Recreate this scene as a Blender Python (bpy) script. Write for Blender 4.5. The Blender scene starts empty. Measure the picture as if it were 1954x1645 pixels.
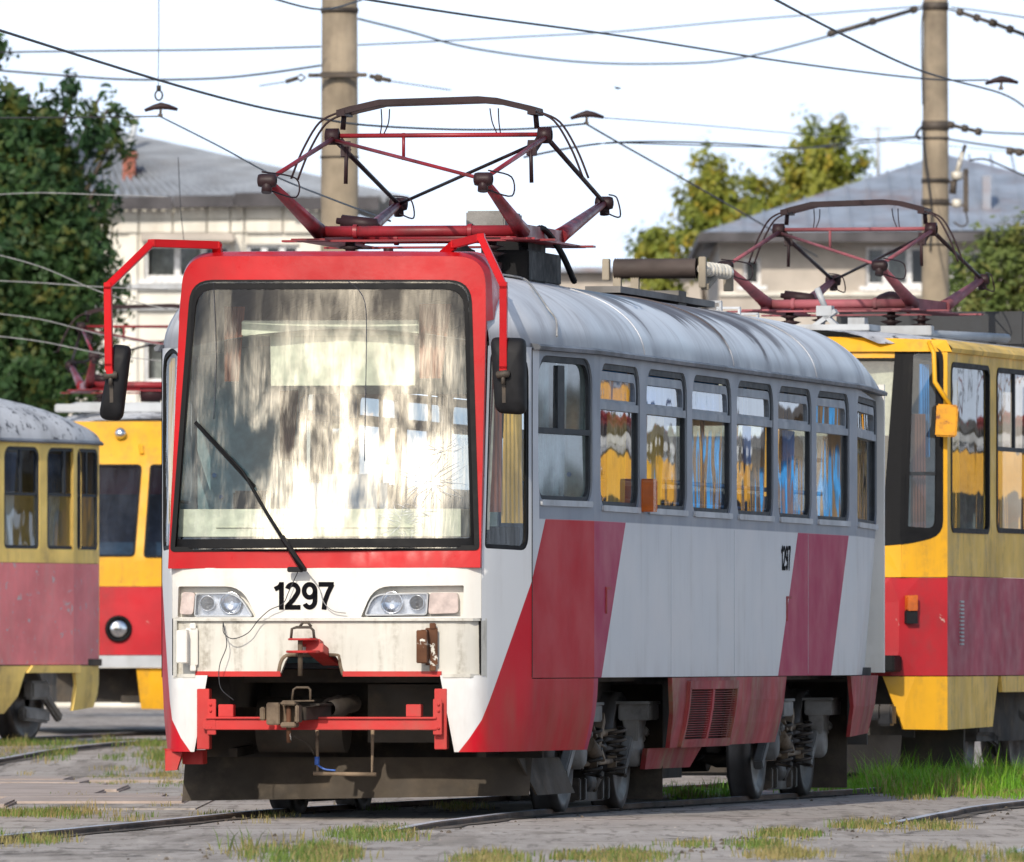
import bpy, bmesh, math, random
import numpy as np
from mathutils import Vector, Matrix
from mathutils.geometry import delaunay_2d_cdt

random.seed(7)
RNG = np.random.default_rng(11)
SC = bpy.context.scene
COL = SC.collection
R = math.radians

# ------------------------------------------------------------------ camera, sky, sun, exposure
F_PX, CX, HY, CAM_H = 25600.0, 977.0, 1252.0, 0.91      # focal length and horizon in photograph pixels (1954 wide)
cam_d = bpy.data.cameras.new('camera')
cam_d.lens = F_PX / 1954 * 36.0
cam_d.sensor_width = 36.0
cam_d.shift_y = (HY - 822.5) / 1954
cam_d.clip_start = 1.0
cam_d.clip_end = 3000
cam_d.dof.use_dof = True
cam_d.dof.focus_distance = 77.5
cam_d.dof.aperture_fstop = 12.0
cam = bpy.data.objects.new('camera', cam_d)
cam.location = (0, 0, CAM_H)
cam.rotation_euler = (R(90), 0, 0)
COL.objects.link(cam)
SC.camera = cam

SUN_AZ, SUN_EL = R(15.5), R(31.5)          # azimuth: how far left of straight behind the camera
to_sun = Vector((-math.sin(SUN_AZ) * math.cos(SUN_EL), -math.cos(SUN_AZ) * math.cos(SUN_EL), math.sin(SUN_EL)))
world = bpy.data.worlds.new('World')
SC.world = world
world.use_nodes = True
wn = world.node_tree.nodes
wn.clear()
w_out = wn.new('ShaderNodeOutputWorld')
w_bg = wn.new('ShaderNodeBackground')
w_sky = wn.new('ShaderNodeTexSky')
w_sky.sky_type = 'NISHITA'
w_sky.sun_disc = False
w_sky.sun_elevation = SUN_EL
w_sky.sun_rotation = math.atan2(to_sun.x, to_sun.y)
w_sky.air_density = 1.0
w_sky.dust_density = 1.6
w_sky.ozone_density = 1.0
w_bg.inputs['Strength'].default_value = 0.15
# bright haze that thickens towards the horizon, the same all round
w_co = wn.new('ShaderNodeTexCoord')
w_sep = wn.new('ShaderNodeSeparateXYZ')
w_rng = wn.new('ShaderNodeMapRange')
w_rng.interpolation_type = 'SMOOTHSTEP'
w_rng.inputs['From Min'].default_value = 0.055
w_rng.inputs['From Max'].default_value = 0.16
w_rng.inputs['To Min'].default_value = 0.97
w_rng.inputs['To Max'].default_value = 0.04
w_mix = wn.new('ShaderNodeMix')
w_mix.data_type = 'RGBA'
w_mix.inputs[7].default_value = (6.2, 7.2, 8.8, 1.0)
world.node_tree.links.new(w_co.outputs['Generated'], w_sep.inputs[0])
world.node_tree.links.new(w_sep.outputs[2], w_rng.inputs['Value'])
world.node_tree.links.new(w_rng.outputs[0], w_mix.inputs[0])
world.node_tree.links.new(w_sky.outputs[0], w_mix.inputs[6])
world.node_tree.links.new(w_mix.outputs[2], w_bg.inputs[0])
world.node_tree.links.new(w_bg.outputs[0], w_out.inputs[0])

sun_d = bpy.data.lights.new('sun', 'SUN')
sun_d.energy = 3.25
sun_d.angle = R(0.53)
sun_d.color = (1.0, 0.92, 0.80)
sun = bpy.data.objects.new('sun', sun_d)
sun.rotation_euler = (-to_sun).to_track_quat('-Z', 'Y').to_euler()
sun.location = (-20, 10, 40)
COL.objects.link(sun)

SC.view_settings.view_transform = 'Standard'
SC.view_settings.look = 'None'
SC.view_settings.exposure = 0.12
SC.view_settings.gamma = 1.0
SC.view_settings.use_curve_mapping = False
SC.render.engine = 'CYCLES'
SC.cycles.max_bounces = 6
SC.cycles.transparent_max_bounces = 16
SC.cycles.use_denoising = True
SC.cycles.use_adaptive_sampling = True
SC.cycles.adaptive_threshold = 0.02
SC.cycles.sample_clamp_indirect = 6.0
SC.cycles.caustics_reflective = False
SC.cycles.caustics_refractive = False

# ------------------------------------------------------------------ helpers: places
def at(px, py, Y):
    """photograph pixel -> world point at distance Y"""
    return Vector(((px - CX) * Y / F_PX, Y, CAM_H - (py - HY) * Y / F_PX))

def ground_z(x, y):
    a = min(1, max(0, (y - 99) / 15.0)); a = a * a * (3 - 2 * a)
    b = min(1, max(0, (-0.6 - x) / 2.2)); b = b * b * (3 - 2 * b)
    return 0.165 * a * b

def on_ground(px, py, z=0.0):
    Y = F_PX * (CAM_H - z) / (py - HY)
    return Vector(((px - CX) * Y / F_PX, Y, z))

class Frame:
    """a tram's own axes: w to the right, l backwards from its front, z up"""
    def __init__(s, x, y, th, z=0.0):
        s.x, s.y, s.z, s.c, s.s, s.th = x, y, z, math.cos(th), math.sin(th), th
    def at_w(s, px, w):
        k = (px - CX) / F_PX      # X = k*Y
        # x + w c + l s = k (y - w s + l c)
        return (k * (s.y - w * s.s) - s.x - w * s.c) / (s.s - k * s.c)
    def at_l(s, px, l):
        k = (px - CX) / F_PX
        return (k * (s.y + l * s.c) - s.x - l * s.s) / (s.c + k * s.s)
    def zz(s, py, w, l):
        Y = s.y - w * s.s + l * s.c
        return CAM_H - (py - HY) * Y / F_PX - s.z
    def px(s, w, l):
        X = s.x + w * s.c + l * s.s
        Y = s.y - w * s.s + l * s.c
        return CX + X * F_PX / Y
    def w_side(s, px, py, w):
        l = s.at_w(px, w)
        return l, s.zz(py, w, l)
    def w_front(s, px, py, l):
        w = s.at_l(px, l)
        return w, s.zz(py, w, l)

# ------------------------------------------------------------------ helpers: tags
def tag(o, label=None, cat=None, group=None, kind=None):
    if label: o['label'] = label
    if cat: o['category'] = cat
    if group: o['group'] = group
    if kind: o['kind'] = kind
    return o

def empty(name, loc=(0, 0, 0), rz=0.0):
    o = bpy.data.objects.new(name, None)
    o.empty_display_size = 0.3
    o.location = loc
    o.rotation_euler = (0, 0, rz)
    COL.objects.link(o)
    return o

def copy_tree(o, parent=None):
    c = o.copy()
    COL.objects.link(c)
    c.parent = parent
    for ch in list(o.children):
        copy_tree(ch, c)
    return c

# ------------------------------------------------------------------ helpers: meshes
class MB:
    def __init__(s):
        s.v, s.f, s.mi, s.sm, s.uv = [], [], [], [], {}
    def add(s, vs, fs, mi=0, smooth=False, uvs=None):
        o = len(s.v)
        s.v.extend([tuple(p) for p in vs])
        if uvs is not None:
            for i, t in enumerate(uvs): s.uv[o + i] = t
        for f in fs:
            s.f.append(tuple(i + o for i in f)); s.mi.append(mi); s.sm.append(smooth)
        return s
    def box(s, c, d, mi=0, rot=None):
        c = Vector(c); hx, hy, hz = d[0] / 2, d[1] / 2, d[2] / 2
        vs = [Vector((x, y, z)) for x in (-hx, hx) for y in (-hy, hy) for z in (-hz, hz)]
        if rot is not None:
            m = rot if isinstance(rot, Matrix) else Matrix.Rotation(rot[0], 3, 'X') if False else _eul(rot)
            vs = [m @ v for v in vs]
        return s.add([v + c for v in vs], [(0, 1, 3, 2), (4, 6, 7, 5), (0, 4, 5, 1), (2, 3, 7, 6), (0, 2, 6, 4), (1, 5, 7, 3)], mi)
    def box2(s, a, b, mi=0):
        a, b = Vector(a), Vector(b)
        return s.box((a + b) / 2, [abs(b[i] - a[i]) for i in range(3)], mi)
    def bar(s, a, b, wd, ht, mi=0, up=(0, 0, 1)):
        """rectangular bar from a to b"""
        a, b = Vector(a), Vector(b); d = (b - a).normalized(); up = Vector(up)
        if abs(d.dot(up)) > 0.98: up = Vector((0, 1, 0))
        x = d.cross(up).normalized(); y = x.cross(d).normalized()
        vs = []
        for p in (a, b):
            for i, j in ((-1, -1), (1, -1), (1, 1), (-1, 1)):
                vs.append(p + x * (i * wd / 2) + y * (j * ht / 2))
        return s.add(vs, [(3, 2, 1, 0), (4, 5, 6, 7), (0, 1, 5, 4), (1, 2, 6, 5), (2, 3, 7, 6), (3, 0, 4, 7)], mi)
    def tube(s, pts, r, n=8, mi=0, cap=True, closed=False):
        pts = [Vector(p) for p in pts]
        rs = r if isinstance(r, (list, tuple)) else [r] * len(pts)
        m = len(pts); vs = []; prev = None
        for i, p in enumerate(pts):
            if closed: d = pts[(i + 1) % m] - pts[i - 1]
            else: d = pts[min(i + 1, m - 1)] - pts[max(i - 1, 0)]
            d = d.normalized() if d.length > 1e-9 else Vector((0, 0, 1))
            if prev is None:
                up = Vector((0, 0, 1)) if abs(d.z) < 0.9 else Vector((1, 0, 0))
                x = d.cross(up).normalized()
            else:
                x = (prev - d * prev.dot(d))
                x = x.normalized() if x.length > 1e-6 else d.orthogonal().normalized()
            prev = x; y = d.cross(x)
            for k in range(n):
                t = 2 * math.pi * k / n
                vs.append(p + (x * math.cos(t) + y * math.sin(t)) * rs[i])
        fs = []
        for i in range(m if closed else m - 1):
            j = (i + 1) % m
            for k in range(n):
                k2 = (k + 1) % n
                fs.append((i * n + k, i * n + k2, j * n + k2, j * n + k))
        s.add(vs, fs, mi, True)
        if cap and not closed:
            o = len(s.v) - len(vs)
            s.f.append(tuple(o + k for k in reversed(range(n)))); s.mi.append(mi); s.sm.append(False)
            s.f.append(tuple(o + (m - 1) * n + k for k in range(n))); s.mi.append(mi); s.sm.append(False)
        return s
    def cyl(s, a, b, r, n=12, mi=0, r2=None):
        return s.tube([a, b], [r, r if r2 is None else r2], n, mi)
    def lathe(s, c, axis, prof, n=16, mi=0, smooth=True):
        """profile of (distance along axis, radius)"""
        c = Vector(c); d = Vector(axis).normalized(); x = d.orthogonal().normalized(); y = d.cross(x)
        vs = []
        for t, r in prof:
            for k in range(n):
                a = 2 * math.pi * k / n
                vs.append(c + d * t + (x * math.cos(a) + y * math.sin(a)) * max(r, 1e-4))
        fs = []
        for i in range(len(prof) - 1):
            for k in range(n):
                k2 = (k + 1) % n
                fs.append((i * n + k, i * n + k2, (i + 1) * n + k2, (i + 1) * n + k))
        return s.add(vs, fs, mi, smooth)
    def grid(s, fn, nu, nv, mi=0, smooth=True, uvfn=None):
        vs, uvs = [], []
        for i in range(nu + 1):
            for j in range(nv + 1):
                vs.append(fn(i / nu, j / nv))
                if uvfn: uvs.append(uvfn(i / nu, j / nv))
        fs = []
        for i in range(nu):
            for j in range(nv):
                a = i * (nv + 1) + j
                fs.append((a, a + nv + 1, a + nv + 2, a + 1))
        return s.add(vs, fs, mi, smooth, uvs if uvfn else None)
    def plate(s, outer, holes, fn, thick=0.0, step=None, mi=0, rim_mi=None, smooth=False, back=True, uv=True):
        """flat or curved sheet with openings: outer and holes are loops in (u, v); fn(u, v, depth) -> point"""
        loops = [outer] + list(holes)
        pts, edges = [], []
        for lp in loops:
            if step:
                q = []
                for i, a in enumerate(lp):
                    b = lp[(i + 1) % len(lp)]
                    n = max(1, int(math.hypot(b[0] - a[0], (b[1] - a[1])) / step))
                    for k in range(n): q.append((a[0] + (b[0] - a[0]) * k / n, a[1] + (b[1] - a[1]) * k / n))
            else: q = list(lp)
            o = len(pts); pts += q
            edges += [(o + i, o + (i + 1) % len(q)) for i in range(len(q))]
        rims = [list(e) for e in edges]
        if step:
            us = [p[0] for p in outer]; vs_ = [p[1] for p in outer]
            nu = int((max(us) - min(us)) / step) + 1; nv = int((max(vs_) - min(vs_)) / step) + 1
            for i in range(1, nu):
                for j in range(1, nv):
                    p = (min(us) + (max(us) - min(us)) * i / nu, min(vs_) + (max(vs_) - min(vs_)) * j / nv)
                    if _inside(p, outer) and not any(_inside(p, h) for h in holes): pts.append(p)
        vo, eo, fo, orig_v, _, _ = delaunay_2d_cdt([Vector(p) for p in pts], edges, [], 0, 1e-6)
        tris = []
        for f in fo:
            c = sum((vo[i] for i in f), Vector((0, 0))) / len(f)
            if _inside(c, outer) and not any(_inside(c, h) for h in holes):
                a, b, cc = (vo[i] for i in f[:3])
                area = (b - a).cross(cc - a)
                if abs(area) < 2e-4 * max((b - a).length, (cc - b).length, (a - cc).length): continue
                tris.append(tuple(f) if area > 0 else tuple(reversed(f)))
        P0 = [fn(v[0], v[1], 0.0) for v in vo]
        UV = [(v[0], v[1]) for v in vo]
        s.add(P0, tris, mi, smooth, UV)
        if thick:
            P1 = [fn(v[0], v[1], thick) for v in vo]
            if back: s.add(P1, [tuple(reversed(t)) for t in tris], mi if rim_mi is None else rim_mi, smooth, UV)
            m = {}
            for e in rims:
                a, b = pts[e[0]], pts[e[1]]
                q = [fn(a[0], a[1], 0), fn(b[0], b[1], 0), fn(b[0], b[1], thick), fn(a[0], a[1], thick)]
                s.add(q, [(0, 1, 2, 3)], mi if rim_mi is None else rim_mi, False, [a, b, b, a])
        return s
    def build(s, name, mats, parent=None, bevel=0.0, seg=2, shade=None):
        me = bpy.data.meshes.new(name)
        me.from_pydata(s.v, [], s.f)
        if not isinstance(mats, (list, tuple)): mats = [mats]
        for m in mats: me.materials.append(m)
        me.polygons.foreach_set('material_index', s.mi)
        me.polygons.foreach_set('use_smooth', [True] * len(s.f) if shade else s.sm)
        if s.uv:
            lay = me.uv_layers.new(name='UVMap')
            for lp in me.loops:
                t = s.uv.get(lp.vertex_index)
                if t: lay.data[lp.index].uv = t
        me.update()
        o = bpy.data.objects.new(name, me)
        COL.objects.link(o)
        if parent is not None: o.parent = parent
        if bevel:
            bm = bmesh.new(); bm.from_mesh(me)
            bmesh.ops.remove_doubles(bm, verts=bm.verts, dist=1e-5)
            ed = [e for e in bm.edges if len(e.link_faces) == 2 and e.calc_face_angle(0) > 0.6]
            bmesh.ops.bevel(bm, geom=ed, offset=bevel, segments=seg, affect='EDGES', clamp_overlap=True)
            bm.to_mesh(me); bm.free()
        return o

def _eul(r):
    from mathutils import Euler
    return Euler(r).to_matrix()

def _inside(p, poly):
    x, y = p[0], p[1]; c = False; j = len(poly) - 1
    for i in range(len(poly)):
        xi, yi = poly[i][0], poly[i][1]; xj, yj = poly[j][0], poly[j][1]
        if (yi > y) != (yj > y) and x < (xj - xi) * (y - yi) / (yj - yi) + xi: c = not c
        j = i
    return c

def rrect(x0, y0, x1, y1, r, n=5):
    """rounded rectangle, counter-clockwise; r a number or four (bl, br, tr, tl)"""
    rs = r if isinstance(r, (list, tuple)) else (r,) * 4
    out = []
    for (cx, cy, a0, q) in ((x0 + rs[0], y0 + rs[0], 180, rs[0]), (x1 - rs[1], y0 + rs[1], 270, rs[1]),
                            (x1 - rs[2], y1 - rs[2], 0, rs[2]), (x0 + rs[3], y1 - rs[3], 90, rs[3])):
        if q < 1e-5: out.append((cx, cy)); continue
        for k in range(n + 1):
            a = R(a0 + 90 * k / n); out.append((cx + q * math.cos(a), cy + q * math.sin(a)))
    return out

def rpoly(pts, r, n=5):
    """any convex-ish polygon with rounded corners"""
    out = []; m = len(pts); rs = r if isinstance(r, (list, tuple)) else [r] * m
    for i, p in enumerate(pts):
        p = Vector(p[:2]); a = Vector(pts[i - 1][:2]); b = Vector(pts[(i + 1) % m][:2]); q = rs[i]
        if q < 1e-5: out.append((p.x, p.y)); continue
        da, db = (a - p), (b - p)
        q = min(q, da.length * .49, db.length * .49)
        A, B = p + da.normalized() * q, p + db.normalized() * q
        for k in range(n + 1):
            t = k / n
            v = A * (1 - t) ** 2 + p * 2 * t * (1 - t) + B * t * t
            out.append((v.x, v.y))
    return out

def inset(poly, d):
    """shift a loop towards its own inside"""
    m = len(poly); out = []
    area = sum(poly[i - 1][0] * poly[i][1] - poly[i][0] * poly[i - 1][1] for i in range(m))
    sg = 1 if area > 0 else -1
    for i in range(m):
        a = Vector(poly[i - 1][:2]); p = Vector(poly[i][:2]); b = Vector(poly[(i + 1) % m][:2])
        t = (b - a); t = t.normalized() if t.length > 1e-9 else Vector((1, 0))
        nrm = Vector((-t.y, t.x)) * sg
        out.append((p.x + nrm.x * d, p.y + nrm.y * d))
    return out

def spline(pts, n=6):
    """Catmull-Rom through the points"""
    P = [Vector(p) for p in pts]; out = []
    for i in range(len(P) - 1):
        p0, p1, p2, p3 = P[max(i - 1, 0)], P[i], P[i + 1], P[min(i + 2, len(P) - 1)]
        for k in range(n):
            t = k / n
            out.append(0.5 * ((2 * p1) + (p2 - p0) * t + (2 * p0 - 5 * p1 + 4 * p2 - p3) * t * t + (3 * p1 - p0 - 3 * p2 + p3) * t ** 3))
    out.append(P[-1])
    return out

# ------------------------------------------------------------------ helpers: materials
class NT:
    def __init__(s, name):
        s.m = bpy.data.materials.new(name); s.m.use_nodes = True
        s.t = s.m.node_tree; s.t.nodes.clear()
        s.out = s.t.nodes.new('ShaderNodeOutputMaterial')
        s._co = None
    def n(s, kind, **kw):
        nd = s.t.nodes.new(kind)
        for k, v in kw.items(): setattr(nd, k, v)
        return nd
    def l(s, a, b): s.t.links.new(a, b)
    def set(s, sock, v):
        if hasattr(v, 'is_output') or isinstance(v, bpy.types.NodeSocket): s.l(v, sock)
        else: sock.default_value = v
    def co(s):
        if s._co is None: s._co = s.n('ShaderNodeTexCoord')
        return s._co.outputs['Object']
    def uv(s):
        s.co(); return s._co.outputs['UV']
    def map(s, vec, scale=(1, 1, 1), loc=(0, 0, 0), rot=(0, 0, 0)):
        m = s.n('ShaderNodeMapping'); s.l(vec, m.inputs[0])
        m.inputs['Scale'].default_value = scale; m.inputs['Location'].default_value = loc; m.inputs['Rotation'].default_value = rot
        return m.outputs[0]
    def noise(s, vec=None, scale=5, detail=3, rough=.55, dist=0, scl=None):
        v = s.co() if vec is None else vec
        if scl: v = s.map(v, scl)
        t = s.n('ShaderNodeTexNoise'); s.l(v, t.inputs['Vector'])
        t.inputs['Scale'].default_value = scale; t.inputs['Detail'].default_value = detail
        t.inputs['Roughness'].default_value = rough; t.inputs['Distortion'].default_value = dist
        return t.outputs['Fac']
    def ramp(s, fac, lo, hi, a=0.0, b=1.0):
        m = s.n('ShaderNodeMapRange'); m.interpolation_type = 'SMOOTHSTEP'
        s.set(m.inputs['Value'], fac); m.inputs['From Min'].default_value = lo; m.inputs['From Max'].default_value = hi
        m.inputs['To Min'].default_value = a; m.inputs['To Max'].default_value = b
        return m.outputs[0]
    def math(s, op, a, b=0.0, c=None):
        m = s.n('ShaderNodeMath', operation=op); s.set(m.inputs[0], a); s.set(m.inputs[1], b)
        if c is not None: s.set(m.inputs[2], c)
        return m.outputs[0]
    def sep(s, vec):
        m = s.n('ShaderNodeSeparateXYZ'); s.l(vec, m.inputs[0]); return m.outputs
    def mix(s, fac, a, b, mode='MIX'):
        m = s.n('ShaderNodeMix', data_type='RGBA', blend_type=mode)
        s.set(m.inputs[0], fac); s.set(m.inputs[6], _c4(a)); s.set(m.inputs[7], _c4(b))
        return m.outputs[2]
    def bump(s, h, strength=.2, dist=.01):
        b = s.n('ShaderNodeBump'); b.inputs['Strength'].default_value = strength; b.inputs['Distance'].default_value = dist
        s.l(h, b.inputs['Height']); return b.outputs[0]
    def bsdf(s, color, rough=.5, metal=0.0, normal=None, spec=.5, **kw):
        p = s.n('ShaderNodeBsdfPrincipled')
        s.set(p.inputs['Base Color'], _c4(color)); s.set(p.inputs['Roughness'], rough); s.set(p.inputs['Metallic'], metal)
        p.inputs['Specular IOR Level'].default_value = spec
        for k, v in kw.items(): s.set(p.inputs[k], v)
        if normal is not None: s.l(normal, p.inputs['Normal'])
        return p.outputs[0]
    def done(s, sh):
        s.l(sh, s.out.inputs['Surface']); return s.m

def _c4(c):
    if isinstance(c, (tuple, list)) and len(c) == 3: return (c[0], c[1], c[2], 1.0)
    return c

def paint(name, col, rough=.45, var=.12, dirt=None, dirt_amt=.35, dirt_scale=3.0, streak=True, bump=.08, chips=None, chip_at=.68, metal=0.0, spec=.4, bump_scale=30):
    """worn paint: slow colour drift, grime running down in streaks, optional chips to another colour"""
    t = NT(name)
    big = t.noise(scale=1.7, detail=4)
    dark = tuple(c * (1 - var * 2) for c in col); lite = tuple(min(1, c * (1 + var)) for c in col)
    c = t.mix(t.ramp(big, .3, .7), dark, lite)
    if dirt is not None:
        n1 = t.noise(scale=dirt_scale, detail=6, rough=.65, scl=(1, 1, .12) if streak else None)
        n2 = t.noise(scale=dirt_scale * 2.7, detail=5, rough=.6)
        f = t.math('MULTIPLY', t.ramp(n1, .42, .78), t.ramp(n2, .25, .7))
        c = t.mix(t.math('MULTIPLY', f, dirt_amt * 1.6), c, dirt)
    r = t.ramp(t.noise(scale=6, detail=4), .2, .8, max(.05, rough - .12), min(1, rough + .15))
    if chips is not None:
        ch = t.ramp(t.noise(scale=9, detail=8, rough=.7, dist=.4), chip_at, chip_at + .02)
        c = t.mix(ch, c, chips)
    nb = t.bump(t.noise(scale=bump_scale, detail=4), bump, .01)
    return t.done(t.bsdf(c, r, metal, nb, spec))

def plain(name, col, rough=.6, metal=0.0, spec=.5):
    t = NT(name)
    n = t.noise(scale=14, detail=5)
    c = t.mix(t.ramp(n, .3, .75), tuple(x * .72 for x in col), tuple(min(1, x * 1.15) for x in col))
    return t.done(t.bsdf(c, t.ramp(n, .2, .8, max(.05, rough - .1), min(1, rough + .1)), metal, t.bump(t.noise(scale=60, detail=3), .1, .005), spec))

def glass(name, tint=(.9, .95, .95), rough=.02, wav=.15, wscale=(3, 3, 1), dust=(.5, .5, .48), dust_amt=.12, ior=1.5, dust_scl=(4, 4, .5), gl=(1, 1, 1)):
    """thin window pane: sees through, mirrors by Fresnel, carries a film of dust"""
    t = NT(name)
    nb = t.bump(t.noise(scale=1.0, detail=2, scl=wscale), wav, .05)
    fr = t.n('ShaderNodeFresnel'); t.l(nb, fr.inputs['Normal'])
    geo = t.n('ShaderNodeNewGeometry'); t.l(t.math('MULTIPLY_ADD', geo.outputs['Backfacing'], 1 / ior - ior, ior), fr.inputs['IOR'])
    tr = t.n('ShaderNodeBsdfTransparent'); tr.inputs[0].default_value = _c4(tint)
    g = t.n('ShaderNodeBsdfGlossy'); g.inputs['Roughness'].default_value = rough; t.l(nb, g.inputs['Normal'])
    g.inputs['Color'].default_value = _c4(gl)
    m = t.n('ShaderNodeMixShader'); t.l(fr.outputs[0], m.inputs[0]); t.l(tr.outputs[0], m.inputs[1]); t.l(g.outputs[0], m.inputs[2])
    d = t.n('ShaderNodeBsdfDiffuse'); d.inputs[0].default_value = _c4(dust)
    f = t.math('MULTIPLY', t.ramp(t.noise(scale=1.0, detail=6, rough=.65, scl=dust_scl), .35, .75), dust_amt * 2)
    m2 = t.n('ShaderNodeMixShader'); t.l(f, m2.inputs[0]); t.l(m.outputs[0], m2.inputs[1]); t.l(d.outputs[0], m2.inputs[2])
    return t.done(m2.outputs[0])
# ------------------------------------------------------------------ materials
DIRT = (.16, .12, .085)
M = {}
M['red'] = paint('red_paint', (.47, .008, .012), rough=.34, var=.10, dirt=(.20, .03, .025), dirt_amt=.25, bump=.05, spec=.16)
M['red_beam'] = paint('red_beam_paint', (.50, .022, .020), rough=.5, var=.1, dirt=DIRT, dirt_amt=.3, chips=(.14, .06, .04), chip_at=.71)
M['red_dirty'] = paint('red_dirty_paint', (.36, .04, .045), rough=.65, var=.2, dirt=(.27, .15, .085), dirt_amt=.95, dirt_scale=2.6)
M['panto_red'] = paint('pantograph_red', (.26, .016, .024), rough=.42, var=.2, dirt=(.05, .02, .02), dirt_amt=.7, streak=False, chips=(.06, .03, .03), chip_at=.66)
M['panto_dark'] = paint('pantograph_dark', (.026, .011, .013), rough=.5, var=.2, dirt=(.05, .04, .04), dirt_amt=.4, spec=.25, streak=False)
M['panto_faded'] = paint('pantograph_faded_red', (.30, .085, .10), rough=.7, var=.2, dirt=(.12, .07, .07), dirt_amt=.6, streak=False)
M['white'] = paint('white_paint', (.72, .70, .65), rough=.4, var=.04, dirt=(.50, .44, .35), dirt_amt=.3, dirt_scale=5)
M['white_dirty'] = paint('white_dirty_paint', (.62, .60, .54), rough=.55, var=.07, dirt=(.24, .21, .16), dirt_amt=.62, dirt_scale=11)
M['rust'] = paint('rusty_steel', (.16, .065, .03), rough=.85, var=.3, dirt=(.05, .03, .02), dirt_amt=.6, streak=False, chips=(.62, .60, .54), chip_at=.60)
M['iron'] = paint('greasy_iron', (.07, .058, .048), rough=.62, var=.35, dirt=(.16, .12, .085), dirt_amt=.8, streak=False, metal=.2)
M['iron_pale'] = paint('rusty_pale_iron', (.26, .19, .125), rough=.75, var=.35, dirt=(.07, .045, .03), dirt_amt=.9, dirt_scale=9, streak=False, bump=.35)
M['under'] = paint('underframe_grime', (.06, .053, .046), rough=.85, var=.3, dirt=(.14, .11, .08), dirt_amt=.7, streak=False)
M['dusty'] = paint('dusty_plate', (.060, .048, .036), rough=.85, var=.25, dirt=(.10, .078, .055), dirt_amt=.7, dirt_scale=4, streak=False, bump=.2)
M['gearbox'] = paint('oily_grey_casting', (.25, .24, .225), rough=.65, var=.3, dirt=(.08, .07, .06), dirt_amt=.8, streak=False, bump=.3)
M['black'] = plain('black_rubber', (.009, .009, .010), .6, 0, .15)
M['mirror_black'] = plain('black_plastic', (.014, .014, .016), .6, 0, .2)
M['rubber'] = plain('grey_rubber', (.035, .04, .046), .6, 0, .2)
M['bar_grey'] = paint('grey_frame_paint', (.25, .28, .32), rough=.5, var=.1, dirt=(.08, .08, .08), dirt_amt=.4)
M['gutter'] = paint('dark_gutter', (.15, .165, .19), rough=.55, var=.2, dirt=(.05, .05, .05), dirt_amt=.6)
M['interior'] = plain('interior_panel', (.34, .36, .34), .6)
M['cab_blue'] = plain('cab_lining', (.40, .55, .56), .55)
M['cream'] = plain('cream_panel', (.72, .66, .48), .55)
M['bulkhead_blue'] = plain('blue_grey_lining', (.30, .38, .50), .6)
M['navy'] = plain('dark_dash', (.03, .035, .06), .4)
M['curtain'] = paint('brown_curtain', (.30, .11, .06), rough=.9, var=.3)
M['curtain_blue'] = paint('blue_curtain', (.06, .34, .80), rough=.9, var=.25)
M['curtain_gold'] = paint('yellow_curtain', (.80, .52, .12), rough=.9, var=.25)
M['seat'] = plain('seat_vinyl', (.10, .16, .26), .5)
M['pipe_blue'] = plain('blue_rail_paint', (.05, .22, .50), .35)
M['amber'] = plain('amber_lens', (.55, .12, .01), .2)
M['chrome'] = plain('bright_reflector', (.75, .76, .78), .12, 1.0)
M['lens_dark'] = plain('dark_lens', (.012, .013, .016), .08)
M['lamp_body'] = plain('lamp_silver', (.72, .74, .78), .22, .5)
M['turn'] = plain('pale_orange_lens', (.56, .46, .42), .2)
M['print'] = plain('black_print', (.006, .006, .008), .9, 0, .1)
M['steel'] = paint('worn_steel', (.115, .105, .098), rough=.5, metal=.5, var=.25, dirt=(.10, .07, .05), dirt_amt=.6, streak=False)
M['wood'] = paint('grey_board', (.20, .19, .18), rough=.8, var=.2)
M['coil'] = paint('brown_coil', (.06, .045, .04), rough=.7, var=.3, dirt=(.12, .10, .09), streak=False)
M['bracket_tan'] = paint('dusty_bracket', (.30, .26, .20), rough=.8, var=.2, dirt=(.12, .10, .08), streak=False)
M['wire'] = plain('dark_wire', (.02, .022, .028), .6)
M['crack_white'] = plain('broken_glass_edge', (.85, .86, .86), .3)
M['wire_pale'] = plain('pale_wire', (.30, .30, .30), .6)
M['blue_tape'] = plain('blue_tape', (.05, .14, .50), .5)
M['yellow_rust'] = paint('rusty_yellow_paint', (.74, .33, .012), rough=.6, var=.1, dirt=(.30, .12, .03), dirt_amt=.9, dirt_scale=9, streak=False, chips=(.22, .08, .03), chip_at=.57)
M['yellow'] = paint('yellow_paint', (.74, .37, .010), rough=.45, var=.06, dirt=(.30, .18, .04), dirt_amt=.5, dirt_scale=7, chips=(.32, .14, .05), chip_at=.665)
M['ochre'] = paint('ochre_paint', (.82, .53, .11), rough=.6, var=.12, dirt=(.26, .19, .09), dirt_amt=.7, dirt_scale=6)
M['tram_red'] = paint('tram_red_paint', (.46, .012, .02), rough=.45, var=.1, dirt=(.20, .04, .04), dirt_amt=.5, chips=(.50, .30, .25), chip_at=.665)
M['maroon'] = paint('faded_maroon_paint', (.42, .045, .08), rough=.55, var=.12, dirt=(.30, .08, .11), dirt_amt=.6)
M['pink'] = paint('faded_pink_red_paint', (.78, .22, .23), rough=.65, var=.1, dirt=(.62, .30, .28), dirt_amt=.5, chips=(.50, .42, .42), chip_at=.60, bump=.2)
M['pale_yellow'] = paint('pale_yellow_paint', (.90, .64, .18), rough=.65, var=.1, dirt=(.30, .2, .09), dirt_amt=.6, chips=(.34, .22, .12), chip_at=.71)
M['silver_roof'] = paint('peeling_silver_roof', (.52, .53, .55), rough=.6, var=.1, dirt=(.16, .15, .15), dirt_amt=.8, dirt_scale=3, chips=(.10, .10, .11), chip_at=.555, bump=.3)
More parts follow.
